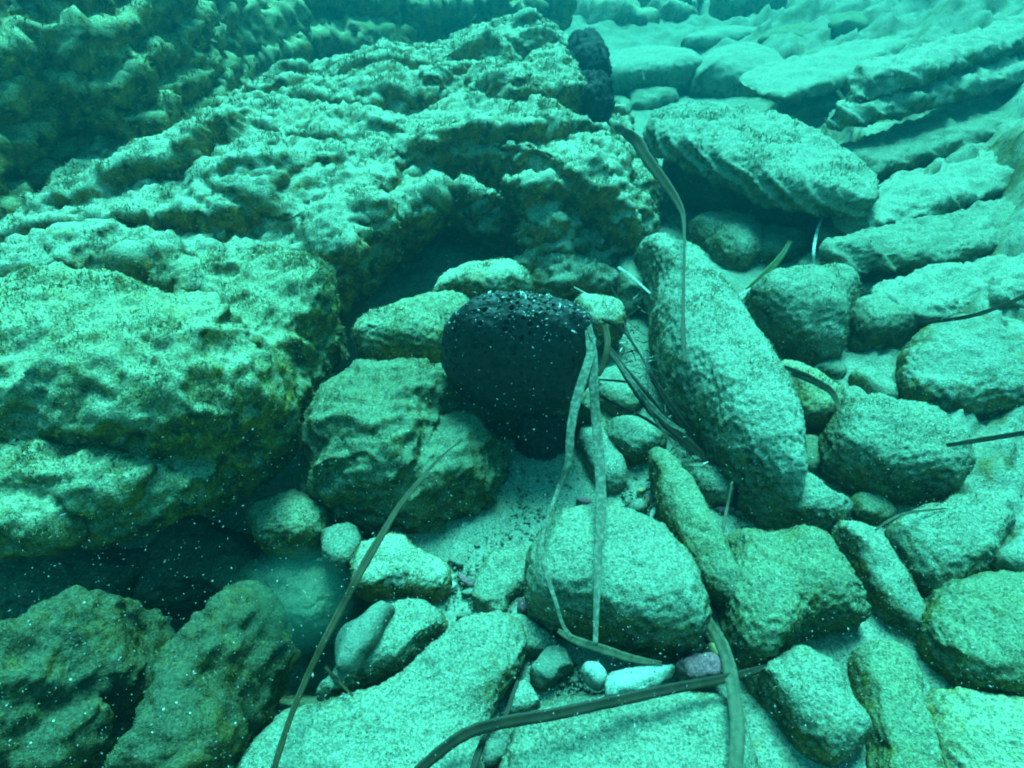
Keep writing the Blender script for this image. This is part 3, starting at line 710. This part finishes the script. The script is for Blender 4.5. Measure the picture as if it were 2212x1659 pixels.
# bottom middle
S('rock_slab', 'broad pale slab at the bottom, left of centre', [(960,1375),(1010,1346),(1075,1345),(1118,1392),(1115,1450),(1080,1530),(1045,1620),(1000,1760),(560,1760),(520,1690),(540,1610),(620,1540),(720,1500),(830,1460),(900,1415)], M_stone, 'slab', z=.03, flat=.4, p=.5, facets=3, turf=3500)
S('boulder', 'silted ridge shaped rock behind the broad pale slab', [(760,1400),(790,1345),(840,1306),(900,1300),(950,1335),(945,1385),(890,1430),(800,1480),(720,1520),(690,1490)], M_stone, 'boulder', z=.03, flat=.7, turf=1800)
S('stone', 'smooth grey leaf shaped stone standing in drifting silt', [(845,1306),(822,1300),(786,1328),(738,1362),(726,1428),(735,1452),(769,1450),(795,1421),(826,1373),(843,1332)], M_grey, z=.075, flat=.8, rough=.3, facets=3, pits=0)
S('stone', 'stone wedged above the angular grey stone', [(1082,1345),(1110,1332),(1150,1337),(1188,1368),(1203,1402),(1180,1422),(1135,1428),(1102,1400)], M_stone, flat=.8, lift=.4, turf=400)
S('stone', 'angular grey stone, largest of the small clean stones', [(1155,1440),(1180,1402),(1205,1394),(1225,1412),(1240,1448),(1216,1468),(1180,1494),(1154,1488),(1143,1462)], M_grey, flat=1.0, lift=.7, facets=10)
S('stone', 'angular tan stone below the angular grey stone', [(1118,1475),(1138,1470),(1162,1500),(1167,1525),(1135,1549),(1103,1550),(1106,1513)], M_pale, flat=1.0, lift=.6, facets=9)
S('pebble', 'smooth white egg shaped pebble', [(1257,1445),(1272,1431),(1294,1434),(1308,1452),(1306,1475),(1290,1490),(1270,1480),(1258,1462)], M_white, 'pebble', flat=1.0, z=.05, rough=.2, facets=1, pits=0)
S('stone', 'white tapering stone next to the white egg shaped pebble', [(1306,1478),(1318,1455),(1345,1442),(1390,1440),(1440,1436),(1466,1436),(1455,1460),(1395,1494),(1350,1503),(1312,1510)], M_white, flat=.7, z=.052, rough=1.3, facets=7, lump=.9, grow=1)
S('stone', 'pink crusted stone between the white stone and the crossing leaf', [(1462,1442),(1480,1424),(1525,1416),(1558,1422),(1566,1445),(1560,1468),(1520,1474),(1480,1478),(1465,1465)], M_pink, flat=.9, z=.05, rough=1.6, facets=7, lump=1.4)
S('stone', 'small silted nub above the pink crusted stone', [(1478,1400),(1500,1375),(1518,1378),(1520,1400),(1500,1420),(1485,1420)], M_stone, flat=1, lift=.8)
S('pebble', 'round brown pebble above the pink crusted stone', [(1522,1400),(1540,1390),(1555,1402),(1556,1420),(1538,1428),(1522,1415)], M_yel, 'pebble', flat=1, lift=.8, rough=.3)
S('stone', 'crusted white stone under the long dark leaf at the bottom', [(1046,1604),(1084,1598),(1105,1615),(1082,1652),(1045,1660),(1035,1630)], M_grey, flat=.9, lift=.7)
S('boulder', 'wide silted boulder under the long dark leaf at the bottom', [(1130,1600),(1180,1530),(1280,1500),(1400,1492),(1540,1490),(1610,1515),(1642,1600),(1640,1760),(1120,1760)], M_stone, 'boulder', z=.015, flat=.5, p=.5, facets=3, turf=2000)
S('stone', 'shade coloured stone at the foot of the diagonal finger stone, left of the square one', [(1500,1320),(1530,1310),(1555,1340),(1560,1390),(1535,1400),(1505,1370)], M_shade, flat=.8, lift=.2)  # darker than its neighbours: shade painted by the material
S('stone', 'coral encrusted pink lump in the dark gap left of the big round boulder', [(1118,1305),(1130,1292),(1148,1296),(1152,1320),(1138,1336),(1120,1330)], M_pink, flat=1, lift=.5, rough=2.5)

# low stones sunk in the silt of the slope and the far gully
def low_stones():
    r = np.random.default_rng(78)
    rows = [(300, 365, 'just below the ledges'), (375, 450, 'level with the slab tip'), (460, 535, 'level with the slab hollow'), (550, 640, 'level with the bar shaped stone'), (890, 1010, 'level with the rounded boulder')]
    cols = [(1915, 1985, 'nearest the pile of stones'), (2010, 2085, 'halfway to the right edge'), (2115, 2190, 'close to the right edge')]
    cells = [(c, q, 'half buried stone, %s, %s' % (q[2], c[2]), 'half buried stones of the right hand slope', (30, 56)) for q in rows for c in cols if not (q[0] == 890 and c[0] < 2000)]
    rows = [(28, 48, 'along the very top edge'), (66, 92, 'one row below the top edge'), (128, 180, 'nearest the propped slab')]
    cols = [(1350, 1480, 'beyond the far flat slab'), (1520, 1680, 'beyond the domed boulder'), (1730, 1810, 'right of the domed boulder'), (1850, 1960, 'left of the upper ledge')]
    cells += [(c, q, 'hazy low stone, %s, %s' % (q[2], c[2]), 'half buried stones of the far gully', (26, 52)) for q in rows for c in cols if q[0] < 100 or c[0] > 1700]
    for c, q, lab, grp, (r0, r1) in cells:
        u, v, w = r.uniform(c[0], c[1]), r.uniform(q[0], q[1]), r.uniform(r0, r1)
        out = [(u + w * math.cos(t) * r.uniform(.8, 1.15), v + w * r.uniform(.34, .5) * math.sin(t) - .25 * w * math.cos(t) * (1 if u > 1850 else 0)) for t in np.linspace(0, 2 * PI, 8, endpoint=False)]
        S('stone', lab, out, [M_pale, M_seabed, M_reef][r.integers(3)], 'stone', grp, flat=.6, lift=r.uniform(-.5, 0), facets=4, lump=1.3, rough=1.5)
low_stones()

# ------------------------------------------------------------------ pebbles
gcount = [0]
def pebble(u, v, r, ang, asp, mat, label, group=None, lift=.6):
    return S('pebble', label, ell(u, v, r, r * asp, ang, 9), mat, 'pebble', group, flat=.9, lift=lift, rough=.6, facets=5, pits=0, dens=2)
pb = [(1378,1098,22,20,.8,M_grey,'grey pebble in the gravel pocket right of the hanging leaf'),(1398,1082,11,60,.6,M_red,'small red pebble at the top of the gravel pocket'),
      (1410,1110,16,70,.4,M_white,'white splinter in the gravel pocket'),(1422,1092,12,0,.8,M_red,'reddish round pebble beside the white splinter'),
      (1424,1142,9,0,.8,M_red,'tiny red pebble below the gravel pocket'),(1405,1135,15,10,.5,M_white,'pale chip at the bottom of the gravel pocket'),
      (1385,1060,10,20,.6,M_yel,'ochre pebble between the wedge and the finger stone'),(1262,1085,9,80,2.0,M_pink,'pink upright pebble left of the hanging leaf'),
      (1195,1120,10,50,.6,M_pink,'pinkish chip beside the left hanging leaf'),(1565,1102,19,0,.5,M_pink,'rosy flat pebble under the long boulder foot'),
      (1595,1110,9,0,.7,M_grey,'grey pebble beside the rosy flat pebble'),(975,1268,13,30,.8,M_white,'white pebble at the tip of the knobbly stone'),
      (1005,1255,22,-40,.35,M_pink,'slim pink stone near the notched stone'),(1012,1282,16,0,.5,M_grey,'grey chip below the slim pink stone'),
      (985,1215,18,-30,.5,M_grey,'dusty chip above the slim pink stone'),(1060,1215,18,-40,.5,M_grey,'slate coloured chip in the notch of the sand'),
      (1000,1330,14,10,.4,M_grey,'thin grey chip at the head of the broad slab'),(1240,1470,10,0,.8,M_grey,'grey pebble between angular and egg shaped stones'),
      (1120,1560,8,0,.8,M_grey,'small pebble below the angular tan stone'),(1640,1085,10,0,.7,M_yel,'ochre pebble under the oval stone'),
      (690,1165,11,20,.7,M_white,'white pebble on the mossy stone above the silt cloud'),(1888,1170,9,0,.8,M_yel,'yellow pebble between the square stone and the broad boulder'),
      (1700,735,8,0,.8,M_white,'white chip at the shaded flank of the blocky stone'),(1960,1530,12,30,.5,M_white,'white chip on the lower right rock'),
      (2040,1600,26,-30,.5,M_pink,'faded pink stone near the bottom right corner'),(2075,1640,30,-30,.4,M_white,'faded white stone next to the faded pink one'),
      (2030,885,13,60,.6,M_white,'bright white chip on the bedrock at right'),(1345,1000,9,0,.6,M_white,'white flake beside the rounded stone under the leaves'),
      (1670,1170,9,0,.8,M_red,'red pebble in the crack above the square stone'),(1030,1180,7,0,.8,M_grey,'small grey pebble on the sand patch'),
      (565,1483,10,80,.9,M_white,'white shell fragment beside the olive boulder, lower left')]
for (u, v, r, a, asp, mt, lb) in pb: pebble(u, v, r, a, asp, mt, lb)

def gravel():
    r = np.random.default_rng(21); vs, ts, k = [], [], 0
    zones = [(1380,1090,60,60,150),(1120,1120,120,110,260),(1020,1270,70,60,130),(1610,1110,50,30,60),(1230,1470,110,50,120),(1250,780,90,60,0),(1700,760,60,60,60),(1300,880,80,60,80),
             (1100,1500,60,60,60),(1500,1400,60,40,60),(1830,1120,60,60,60),(1620,540,140,50,120),(1400,560,90,90,60),(1880,780,90,80,120),(1340,700,60,60,60),(1990,1080,140,100,90),(1330,420,60,90,90),(2000,560,150,220,420),(2080,380,120,120,260),(1500,170,200,60,160),(2080,850,120,120,160)]
    for (u, v, ru, rv, n) in zones:
        for _ in range(n):
            uu, vv = u + r.normal() * ru * .5, v + r.normal() * rv * .5
            P = at_ground(uu, vv, .002); s = r.uniform(.0015, .0055) * (1.7 if u > 1850 else 1)
            ax = r.normal(size=(3, 3)); ax[0] /= np.linalg.norm(ax[0]); ax[1] -= ax[0] * (ax[1] @ ax[0]); ax[1] /= np.linalg.norm(ax[1]); ax[2] = np.cross(ax[0], ax[1])
            pts = np.array([ax[0], -ax[0], ax[1] * .75, -ax[1] * .75, ax[2] * .55, -ax[2] * .55]) * s * r.uniform(.8, 1.2, (6, 1)) + P
            vs.append(pts); ts += [tuple(k + q for q in t) for t in [(0,2,4),(2,1,4),(1,3,4),(3,0,4),(2,0,5),(1,2,5),(3,1,5),(0,3,5)]]; k += 6
    o = link('gravel', mesh_np('gravel', np.vstack(vs), None, ts, False), M_grey)
    tag(o, 'fine gravel and shell grit between the stones', 'gravel', None, 'stuff')
gravel()

# ------------------------------------------------------------------ sponges
def sponge_main():
    out = [(954,756),(967,722),(991,690),(1022,672),(1070,662),(1118,660),(1148,650),(1186,646),(1238,652),(1276,678),(1298,722),(1302,770),(1290,806),(1258,840),(1241,868),(1203,888),(1118,893),(1040,888),(1000,860),(974,821),(959,790)]
    V, Q, T, C, m, c = body(out, z=.205, flat=.95, p=.82, q=.85, dens=2.2, maxv=60000)
    r = np.random.default_rng(3)
    N = vnormals(V, Q); N[-2] = (0, 0, -1); N[-1] = (0, 0, 1)
    V = V + N * (.010 * fbm(V, 9, 2) + .0022 * fbm(V, 55, 2))[:, None]
    N = vnormals(V, Q); N[-2] = (0, 0, -1); N[-1] = (0, 0, 1)
    # small cones between the pores, and the pores themselves
    front = np.where((N @ (CAM - C) > -.02))[0]
    cand = V[r.permutation(front)]
    keep = []
    for p in cand:
        if len(keep) >= 360: break
        if all(np.sum((p - k) ** 2) > (.0065 + .007 * abs(math.sin(p[0] * 61) * math.cos(p[2] * 47 + p[1] * 30))) ** 2 for k in keep): keep.append(p)
    d = np.zeros(len(V))
    for p in keep:
        rr = r.choice([.0014, .0019, .0026, .0034], p=[.35, .35, .2, .1]); q = np.linalg.norm(V - p, axis=1)
        d += -2.6 * rr * np.exp(-(q / rr) ** 4) + .0012 * np.exp(-((q - rr * 1.55) / (rr * .5)) ** 2)
    V = V + N * d[:, None]
    base = np.array([C[0], C[1] - .02, 0.0])
    root = thing('black_sponge', 'black loaf shaped sponge full of round pores standing in the middle of the stones', 'sponge'); root.location = base
    link('cap', mesh_np('cap', V - base, Q, T), M_sponge, root)
    V2, Q2, T2, C2, m2, c2 = body([(1095,860),(1140,845),(1200,845),(1240,860),(1234,910),(1226,960),(1222,1000),(1190,1026),(1150,1022),(1114,1000),(1100,950),(1098,900)], y=C[1] + .02, flat=1.0, p=.7)
    V2 = roughen(V2, Q2, C2, m2, 77, 2.0, 3, 1.8)
    link('stalk', mesh_np('stalk', V2 - base, Q2, T2), M_sponge, root)
    # sediment crumbs lying on top
    up = np.where(N[:, 2] > .25)[0]; vs, ts, k = [], [], 0
    for _ in range(330):
        i = up[r.integers(len(up))]; s = r.uniform(.0004, .0014) * (1 if r.random() > .08 else 2.2); ax = np.linalg.qr(r.normal(size=(3, 3)))[0]
        L_ = r.uniform(1, 3.5)
        pts = np.array([ax[0] * L_, -ax[0] * L_, ax[1], -ax[1], ax[2] * .6, -ax[2] * .6]) * s + V[i] + N[i] * s * .4 - base
        vs.append(pts); ts += [tuple(k + q for q in t) for t in [(0,2,4),(2,1,4),(1,3,4),(3,0,4),(2,0,5),(1,2,5),(3,1,5),(0,3,5)]]; k += 6
    o = link('sediment_crumbs', mesh_np('crumbs', np.vstack(vs), None, ts, False), M_spk, root); o['kind'] = 'stuff'
sponge_main()
S('black_sponge', 'farther dusty black sponge leaning off the end of the reef', [(1225,100),(1245,82),(1275,82),(1300,108),(1314,140),(1306,168),(1278,172),(1250,158),(1232,130)], M_sponge_far, 'sponge', y=2.45, flat=1.0, facets=1, lump=1.3, rough=3, p=.95, q=.95)
def far_sponge():
    V, Q, T, C, m, c = body([(1245,175),(1265,160),(1300,165),(1322,195),(1322,230),(1305,262),(1285,275),(1262,262),(1250,225)], y=2.0, flat=1.0, p=.95, q=.95)
    V = roughen(V, Q, C, m, 41, 3.5, 2, 1.4)
    base = np.array([C[0], C[1], V[:, 2].min() - .1]); root = thing('black_sponge', 'nearer of the two far black sponges, standing on a dark stalk', 'sponge'); root.location = base
    link('cap', mesh_np('cap', V - base, Q, T), M_sponge_far, root)
    V, Q, T, C2, m, c = body([(1268,255),(1290,258),(1296,290),(1292,320),(1268,322),(1262,290)], y=C[1], flat=1.0)
    V = roughen(V, Q, C2, m, 42, 1.5, 1, .8)
    link('stalk', mesh_np('stalk', V - base, Q, T), M_sponge_far, root)
far_sponge()

# ------------------------------------------------------------------ seagrass leaves
def leaf(label, pts, mat, name='seagrass_leaf', cat='leaf', group=None, twist=0., dens=9, thick=.0007):
    """pts: (u, v, width in pixels, height above the sea bed or absolute z if negative-coded)"""
    P = np.array([(*at_z(u, v, z), w) for (u, v, w, z) in pts])
    n = max(len(pts) * dens, 12)
    seg = np.r_[0, np.cumsum(np.linalg.norm(np.diff(P[:, :3], axis=0), axis=1))]
    # Catmull-Rom through the points
    PP = np.vstack([2 * P[0] - P[1], P, 2 * P[-1] - P[-2]]); out = []
    for i in range(len(P) - 1):
        p0, p1, p2, p3 = PP[i:i + 4]; t = np.linspace(0, 1, dens, endpoint=False)[:, None]
        out.append(.5 * ((2 * p1) + (-p0 + p2) * t + (2 * p0 - 5 * p1 + 4 * p2 - p3) * t * t + (-p0 + 3 * p1 - 3 * p2 + p3) * t ** 3))
    Cn = np.vstack(out + [P[-1:]]); X, Wp = Cn[:, :3], Cn[:, 3]
    tan = np.gradient(X, axis=0); tan /= np.linalg.norm(tan, axis=1)[:, None] + 1e-9
    vw = CAM - X; dist = np.linalg.norm(vw, axis=1); vw /= dist[:, None]
    side = np.cross(tan, vw); side /= np.linalg.norm(side, axis=1)[:, None] + 1e-9
    nrm = np.cross(side, tan)
    a = twist * np.linspace(-.5, .5, len(X))
    sd = side * np.cos(a)[:, None] + nrm * np.sin(a)[:, None]
    nr = np.cross(sd, tan)
    hw = (Wp * .86 * dist / FP / 2)[:, None] * (1 + .10 * fbm(X, 70, 2, .6))[:, None]
    cup = hw * .18
    rings = [X - sd * hw + nr * cup, X - sd * hw * .4, X + sd * hw * .4, X + sd * hw + nr * cup]
    rings += [x + nr * -thick for x in rings[::-1]]
    V = np.stack(rings, 1).reshape(-1, 3); m = 8; N_ = len(X)
    Q = [(i * m + j, i * m + (j + 1) % m, (i + 1) * m + (j + 1) % m, (i + 1) * m + j) for i in range(N_ - 1) for j in range(m)]
    e = (N_ - 1) * m
    Q += [(0, 7, 6, 1), (1, 6, 5, 2), (2, 5, 4, 3), (e + 1, e + 6, e + 7, e), (e + 2, e + 5, e + 6, e + 1), (e + 3, e + 4, e + 5, e + 2)]
    base = X[-1]
    o = link(name, mesh_np(name, V - base, np.array(Q)), mat, None, base)
    return tag(o, label, cat, group)

leaf('long drifting leaf hanging in front of the propped slab and long boulder', [(1346,284,18,.30),(1375,305,26,.30),(1400,345,26,.29),(1440,400,22,.28),(1468,445,16,.27),(1477,480,9,.26),(1478,560,6,.25),(1476,650,7,.24),(1476,730,11,.23),(1480,785,9,.22)], M_leaf_br, twist=.5)
leaf('grey encrusted leaf falling straight down right of the black sponge', [(1268,690,16,.285),(1274,725,22,.28),(1279,770,27,.27),(1282,830,23,.25),(1287,900,24,.22),(1294,980,25,.20),(1298,1060,25,.185),(1298,1120,24,.18),(1292,1200,18,.175),(1289,1290,15,.165),(1286,1395,11,.15)], M_leaf_gr, twist=.4)
leaf('grey encrusted leaf bent to the left below the black sponge', [(1277,765,22,.272),(1262,810,24,.26),(1244,870,24,.24),(1233,930,21,.22),(1227,1002,18,.19),(1205,1060,11,.16),(1182,1120,8,.16),(1170,1175,10,.16),(1180,1235,11,.16),(1200,1300,9,.155),(1216,1350,9,.14),(1235,1380,12,.13)], M_leaf_gr, twist=.6)
leaf('torn pale leaf top standing at the right shoulder of the black sponge', [(1266,686,8,.288),(1272,705,12,.285),(1283,735,14,.28),(1296,745,10,.275)], M_leaf_gr)
leaf('short curled dark brown leaf at the right end of the black sponge', [(1306,702,15,.24),(1312,730,16,.235),(1311,760,16,.225),(1303,790,14,.21),(1293,812,8,.20)], M_leaf_br, twist=.4)
leaf('long brown leaf rising from the bottom edge through the silt cloud', [(1000,948,2,.15),(947,992,6,.14),(905,1040,12,.14),(862,1094,14,.14),(828,1150,17,.14),(795,1205,20,.14),(768,1255,18,.14),(738,1312,16,.13),(700,1385,15,.13),(664,1460,14,.12),(627,1550,13,.12),(588,1670,13,.12)], M_leaf_br, twist=.7)
leaf('long dark leaf lying across the bottom middle of the picture', [(900,1668,22,.10),(945,1628,23,.10),(1005,1586,24,.10),(1080,1562,24,.10),(1200,1542,24,.10),(1320,1516,23,.095),(1450,1488,21,.09),(1560,1467,18,.08),(1625,1450,14,.07),(1662,1437,8,.07)], M_leaf_dk, twist=.3)
leaf('greenish grey leaf dropping beside the square stone to the bottom edge', [(1512,1315,20,.05),(1530,1345,24,.06),(1552,1378,26,.07),(1570,1420,28,.075),(1580,1465,28,.08),(1588,1520,29,.085),(1593,1580,29,.09),(1588,1670,28,.09)], M_leaf_tan, twist=.3)
leaf('bent grey leaf with a broken end pointing at the long boulder', [(1646,786,17,.16),(1690,797,19,.155),(1735,812,18,.15),(1772,830,16,.145),(1795,845,14,.14),(1808,868,10,.13),(1812,892,6,.12)], M_leaf_tan, twist=.4)
leaf('thin dark leaf reaching in from the right edge, level with the egg shaped stone', [(2230,632,7,.26),(2160,662,8,.25),(2090,684,8,.24),(1985,699,6,.22)], M_leaf_dk)
leaf('thin dark leaf at the right edge, level with the large rounded boulder', [(2230,932,9,.22),(2150,945,10,.20),(2045,962,8,.18)], M_leaf_dk)
leaf('green leaf slanting over the stones above the blocky stone', [(1708,520,8,.13),(1690,550,13,.12),(1665,580,16,.115),(1640,603,14,.11),(1612,626,6,.10)], M_leaf_go)
leaf('pale twig lying under the green leaf', [(1592,640,4,.10),(1630,620,6,.10),(1680,600,6,.10),(1745,578,4,.09)], M_leaf_wh, 'twig', 'twig')
leaf('white upright stem in front of the brown edged stone', [(1777,468,4,.16),(1765,500,6,.15),(1758,540,6,.13),(1758,575,5,.10),(1752,608,3,.08)], M_leaf_wh)
leaf('bleached curled leaf under the right end of the propped slab', [(1735,465,3,.06),(1790,466,5,.06),(1812,458,8,.07),(1817,444,9,.08),(1806,434,5,.09)], M_leaf_wh)
leaf('faint brown curved leaf on the far slope beside the lower ledge', [(1808,195,6,.20),(1828,225,7,.20),(1842,255,8,.19),(1840,285,6,.18)], M_leaf_br)
leaf('fine curved leaf arching over the broad boulder at right', [(1890,1146,4,.14),(1920,1125,5,.15),(1960,1108,5,.15),(2045,1098,3,.14)], M_leaf_tan)
leaf('white twig lying on the upper boulder behind the black sponge', [(1335,577,6,.12),(1365,598,6,.13),(1405,634,4,.145)], M_leaf_wh, 'twig', 'twig')
leaf('white bent twig behind the right end of the black sponge', [(1240,620,3,.10),(1285,645,5,.10),(1320,665,5,.10),(1345,665,4,.10)], M_leaf_wh, 'twig', 'twig')
leaf('thin stick lying at the edge of the broad pale slab', [(702,1440,7,.05),(728,1468,6,.07),(762,1504,5,.085)], M_leaf_br, 'stick', 'stick')
leaf('pale thin leaf standing under the foot of the long boulder', [(1582,1040,4,.12),(1572,1090,6,.10),(1562,1140,8,.09),(1556,1182,5,.08)], M_leaf_tan)
leaf('dull leaf creeping along the base of the big round boulder', [(1205,1362,10,.11),(1245,1384,18,.12),(1300,1402,20,.12),(1370,1424,18,.11),(1430,1434,10,.10)], M_leaf_tan)
leaf('dark leaf edge along the side of the broad pale slab', [(1120,1468,8,.06),(1108,1500,9,.065),(1095,1540,10,.07),(1078,1564,6,.07)], M_leaf_dk)
leaf('dark leaf at the bottom edge beside the crusted white stone', [(1050,1585,9,.08),(1036,1618,14,.08),(1020,1670,16,.08)], M_leaf_dk)
leaf('slim stick standing on the far flat slab', [(1386,150,4,.16),(1392,175,5,.13)], M_leaf_dk, 'stick', 'stick')
leaf('tiny dark blade standing in the hollow under the propped slab', [(1815//1,0,1,0)] if False else [(1630,462,5,.10),(1640,490,8,.07),(1650,520,6,.04)], M_leaf_br)
G = 'dark leaves tangled between the sponge and the long boulder'
tang = [([(1315,750,10,.17),(1345,795,20,.16),(1385,850,30,.14),(1425,900,30,.11),(1480,950,22,.09),(1540,1005,12,.07)], M_leaf_dk, 'widest black leaf of the tangle right of the black sponge'),
        ([(1312,752,7,.19),(1340,790,11,.18),(1372,835,13,.17),(1400,870,14,.15),(1440,910,12,.13),(1482,935,6,.12)], M_leaf_gr, 'speckled pale leaf on top of the tangle'),
        ([(1294,820,5,.16),(1335,823,6,.16),(1372,828,5,.15)], M_leaf_dk, 'thin level leaf between the sponge and the tangle'),
        ([(1296,856,6,.14),(1345,880,7,.13),(1400,908,7,.12),(1460,950,6,.10),(1530,1000,5,.08)], M_leaf_dk, 'thin slanting leaf crossing below the tangle'),
        ([(1400,800,8,.13),(1450,880,18,.10),(1500,950,18,.07),(1560,1020,14,.06),(1585,1060,6,.05)], M_leaf_dk, 'black leaf deepest in the shade of the long boulder'),
        ([(1380,845,5,.15),(1415,905,7,.13),(1450,955,6,.11),(1475,990,4,.10)], M_leaf_tan, 'greenish slender leaf through the tangle'),
        ([(1320,620,4,.10),(1336,650,5,.10),(1345,690,6,.09),(1375,760,5,.08)], M_leaf_dk, 'thin black leaf behind the right end of the sponge'),
        ([(1300,690,5,.12),(1350,720,5,.11),(1395,790,5,.10),(1400,850,4,.09)], M_leaf_dk, 'wiry black leaf beside the flank of the long boulder')]
for pts, mt, lb in tang: leaf(lb, pts, mt, group=G, twist=.5)
def bits(name, label, cat, rect, n, mats, zr, ln):
    """leaf litter too small and tangled to count"""
    r = np.random.default_rng(31); vs, qs, k = [], [], 0
    for _ in range(n):
        u, v = r.uniform(rect[0], rect[2]), 0
        v = rect[1] + (rect[3] - rect[1]) * r.random()
        P = at_z(u + (v - rect[1]) * rect[4], v, r.uniform(*zr)); d = r.normal(size=3); d[2] *= .3; d /= np.linalg.norm(d); l = r.uniform(.3, 1) * ln
        s = np.cross(d, r.normal(size=3)); s /= np.linalg.norm(s); s *= r.uniform(.0004, .0014)
        vs += [P - s, P + s, P + d * l + s * .6 + [0, 0, .003], P + d * l - s * .6 + [0, 0, .003]]; qs.append((k, k + 1, k + 2, k + 3)); k += 4
    o = link(name, mesh_np(name, np.array(vs), np.array(qs), None, False), mats); tag(o, label, cat, None, 'stuff')
bits('leaf_litter', 'fine black leaf litter in the crack beside the long boulder', 'leaf litter', (1290, 680, 1360, 1000, .55), 260, M_leaf_dk, (.02, .08), .05)
bits('pale_litter', 'pale fibres strewn in the crack beside the long boulder', 'fibres', (1270, 640, 1380, 1010, .5), 90, M_leaf_wh, (.04, .10), .02)

# ------------------------------------------------------------------ particles drifting in the water
def snow():
    r = np.random.default_rng(9); n = 6500
    u = r.uniform(-20, W2 + 20, n); v = r.uniform(-20, H2 + 20, n)
    vs, ts = [], []
    base = np.array([(1,0,0),(-1,0,0),(0,.8,0),(0,-.8,0),(0,0,.7),(0,0,-.7)], float)
    f = np.array([(0,2,4),(2,1,4),(1,3,4),(3,0,4),(2,0,5),(1,2,5),(3,1,5),(0,3,5)])
    k = 0
    for i in range(n):
        d = ray(u[i], v[i]); tmax = (.10 - H) / d[2] if d[2] < -.02 else 6
        t = min(tmax, 4.2) * r.uniform(.45, .99) ** .7
        P = CAM + d * t
        s = r.choice([.0006, .0008, .0011, .0017], p=[.78, .17, .043, .007])
        ax = np.linalg.qr(r.normal(size=(3, 3)))[0]
        vs.append((base * [r.uniform(.8, 2.4), 1, 1]) @ ax * s * r.uniform(.7, 1.2) + P); ts.append(f + k); k += 6
    o = link('drifting_particles', mesh_np('drifting_particles', np.vstack(vs), None, np.vstack(ts), False), M_snow)
    tag(o, 'white specks drifting through the water', 'particles', None, 'stuff')
snow()

# ------------------------------------------------------------------ water haze and the puff of stirred-up silt
def vol_mat(name, dens, col, absb, aniso=0.0):
    m = bpy.data.materials.new(name); m.use_nodes = True; t = m.node_tree; t.nodes.clear()
    o = t.nodes.new('ShaderNodeOutputMaterial'); p = t.nodes.new('ShaderNodeVolumePrincipled')
    p.inputs['Density'].default_value = dens; p.inputs['Color'].default_value = (*col, 1); p.inputs['Absorption Color'].default_value = (*absb, 1)
    p.inputs['Anisotropy'].default_value = aniso
    t.links.new(p.outputs[0], o.inputs['Volume']); return m
def box(name, x0, x1, y0, y1, z0, z1, mat):
    v = [(x, y, z) for z in (z0, z1) for y in (y0, y1) for x in (x0, x1)]
    f = [(0,2,3,1),(4,5,7,6),(0,1,5,4),(2,6,7,3),(0,4,6,2),(1,3,7,5)]
    me = bpy.data.meshes.new(name); me.from_pydata(v, [], f); me.update()
    return link(name, me, mat)
hz = box('haze', -16, 16, -2, 18, -1.6, 1.9, vol_mat('blue green water', .13, (.01, .80, 1.0), (.0, .65, .65), .77))
tag(hz, 'blue green sea water filling the scene', None, None, 'stuff')
M_silt = vol_mat('stirred silt', 9.0, (.08, .34, .26), (.05, .2, .15))
_t = M_silt.node_tree; _p = next(n for n in _t.nodes if n.type == 'PRINCIPLED_VOLUME')
_g = _t.nodes.new('ShaderNodeTexCoord'); _v = _t.nodes.new('ShaderNodeVectorMath'); _v.operation = 'DISTANCE'; _v.inputs[1].default_value = (.5, .5, .5)
_m = _t.nodes.new('ShaderNodeMapRange'); _m.inputs[1].default_value = .48; _m.inputs[2].default_value = .1; _m.inputs[3].default_value = 0; _m.inputs[4].default_value = 16
_x = _t.nodes.new('ShaderNodeTexNoise'); _x.inputs['Scale'].default_value = 3; _y = _t.nodes.new('ShaderNodeMath'); _y.operation = 'MULTIPLY'
_t.links.new(_g.outputs['Generated'], _v.inputs[0]); _t.links.new(_g.outputs['Generated'], _x.inputs['Vector']); _t.links.new(_v.outputs['Value'], _m.inputs[0])
_t.links.new(_m.outputs[0], _y.inputs[0]); _t.links.new(_x.outputs['Fac'], _y.inputs[1]); _t.links.new(_y.outputs[0], _p.inputs['Density'])
def puff():
    Vs, Qs, Ts, n = [], [], [], 0
    for (u, v, ru, rv, z) in [(640,1285,125,135,.10)]:
        V, Q, T, C, m, c = body(ell(u, v, ru, rv, 10, 12), z=z, flat=.8, dens=12)
        V = V + (V - C) * (.35 * fbm(V, 9, 2))[:, None]
        Vs.append(V); Qs.append(Q + n); Ts.append(T + n); n += len(V)
    o = link('silt_cloud', mesh_np('silt_cloud', np.vstack(Vs), np.vstack(Qs), np.vstack(Ts)), M_silt)
    tag(o, 'cloud of stirred up silt hanging between the lower left boulders', 'silt cloud', None, 'stuff')
puff()
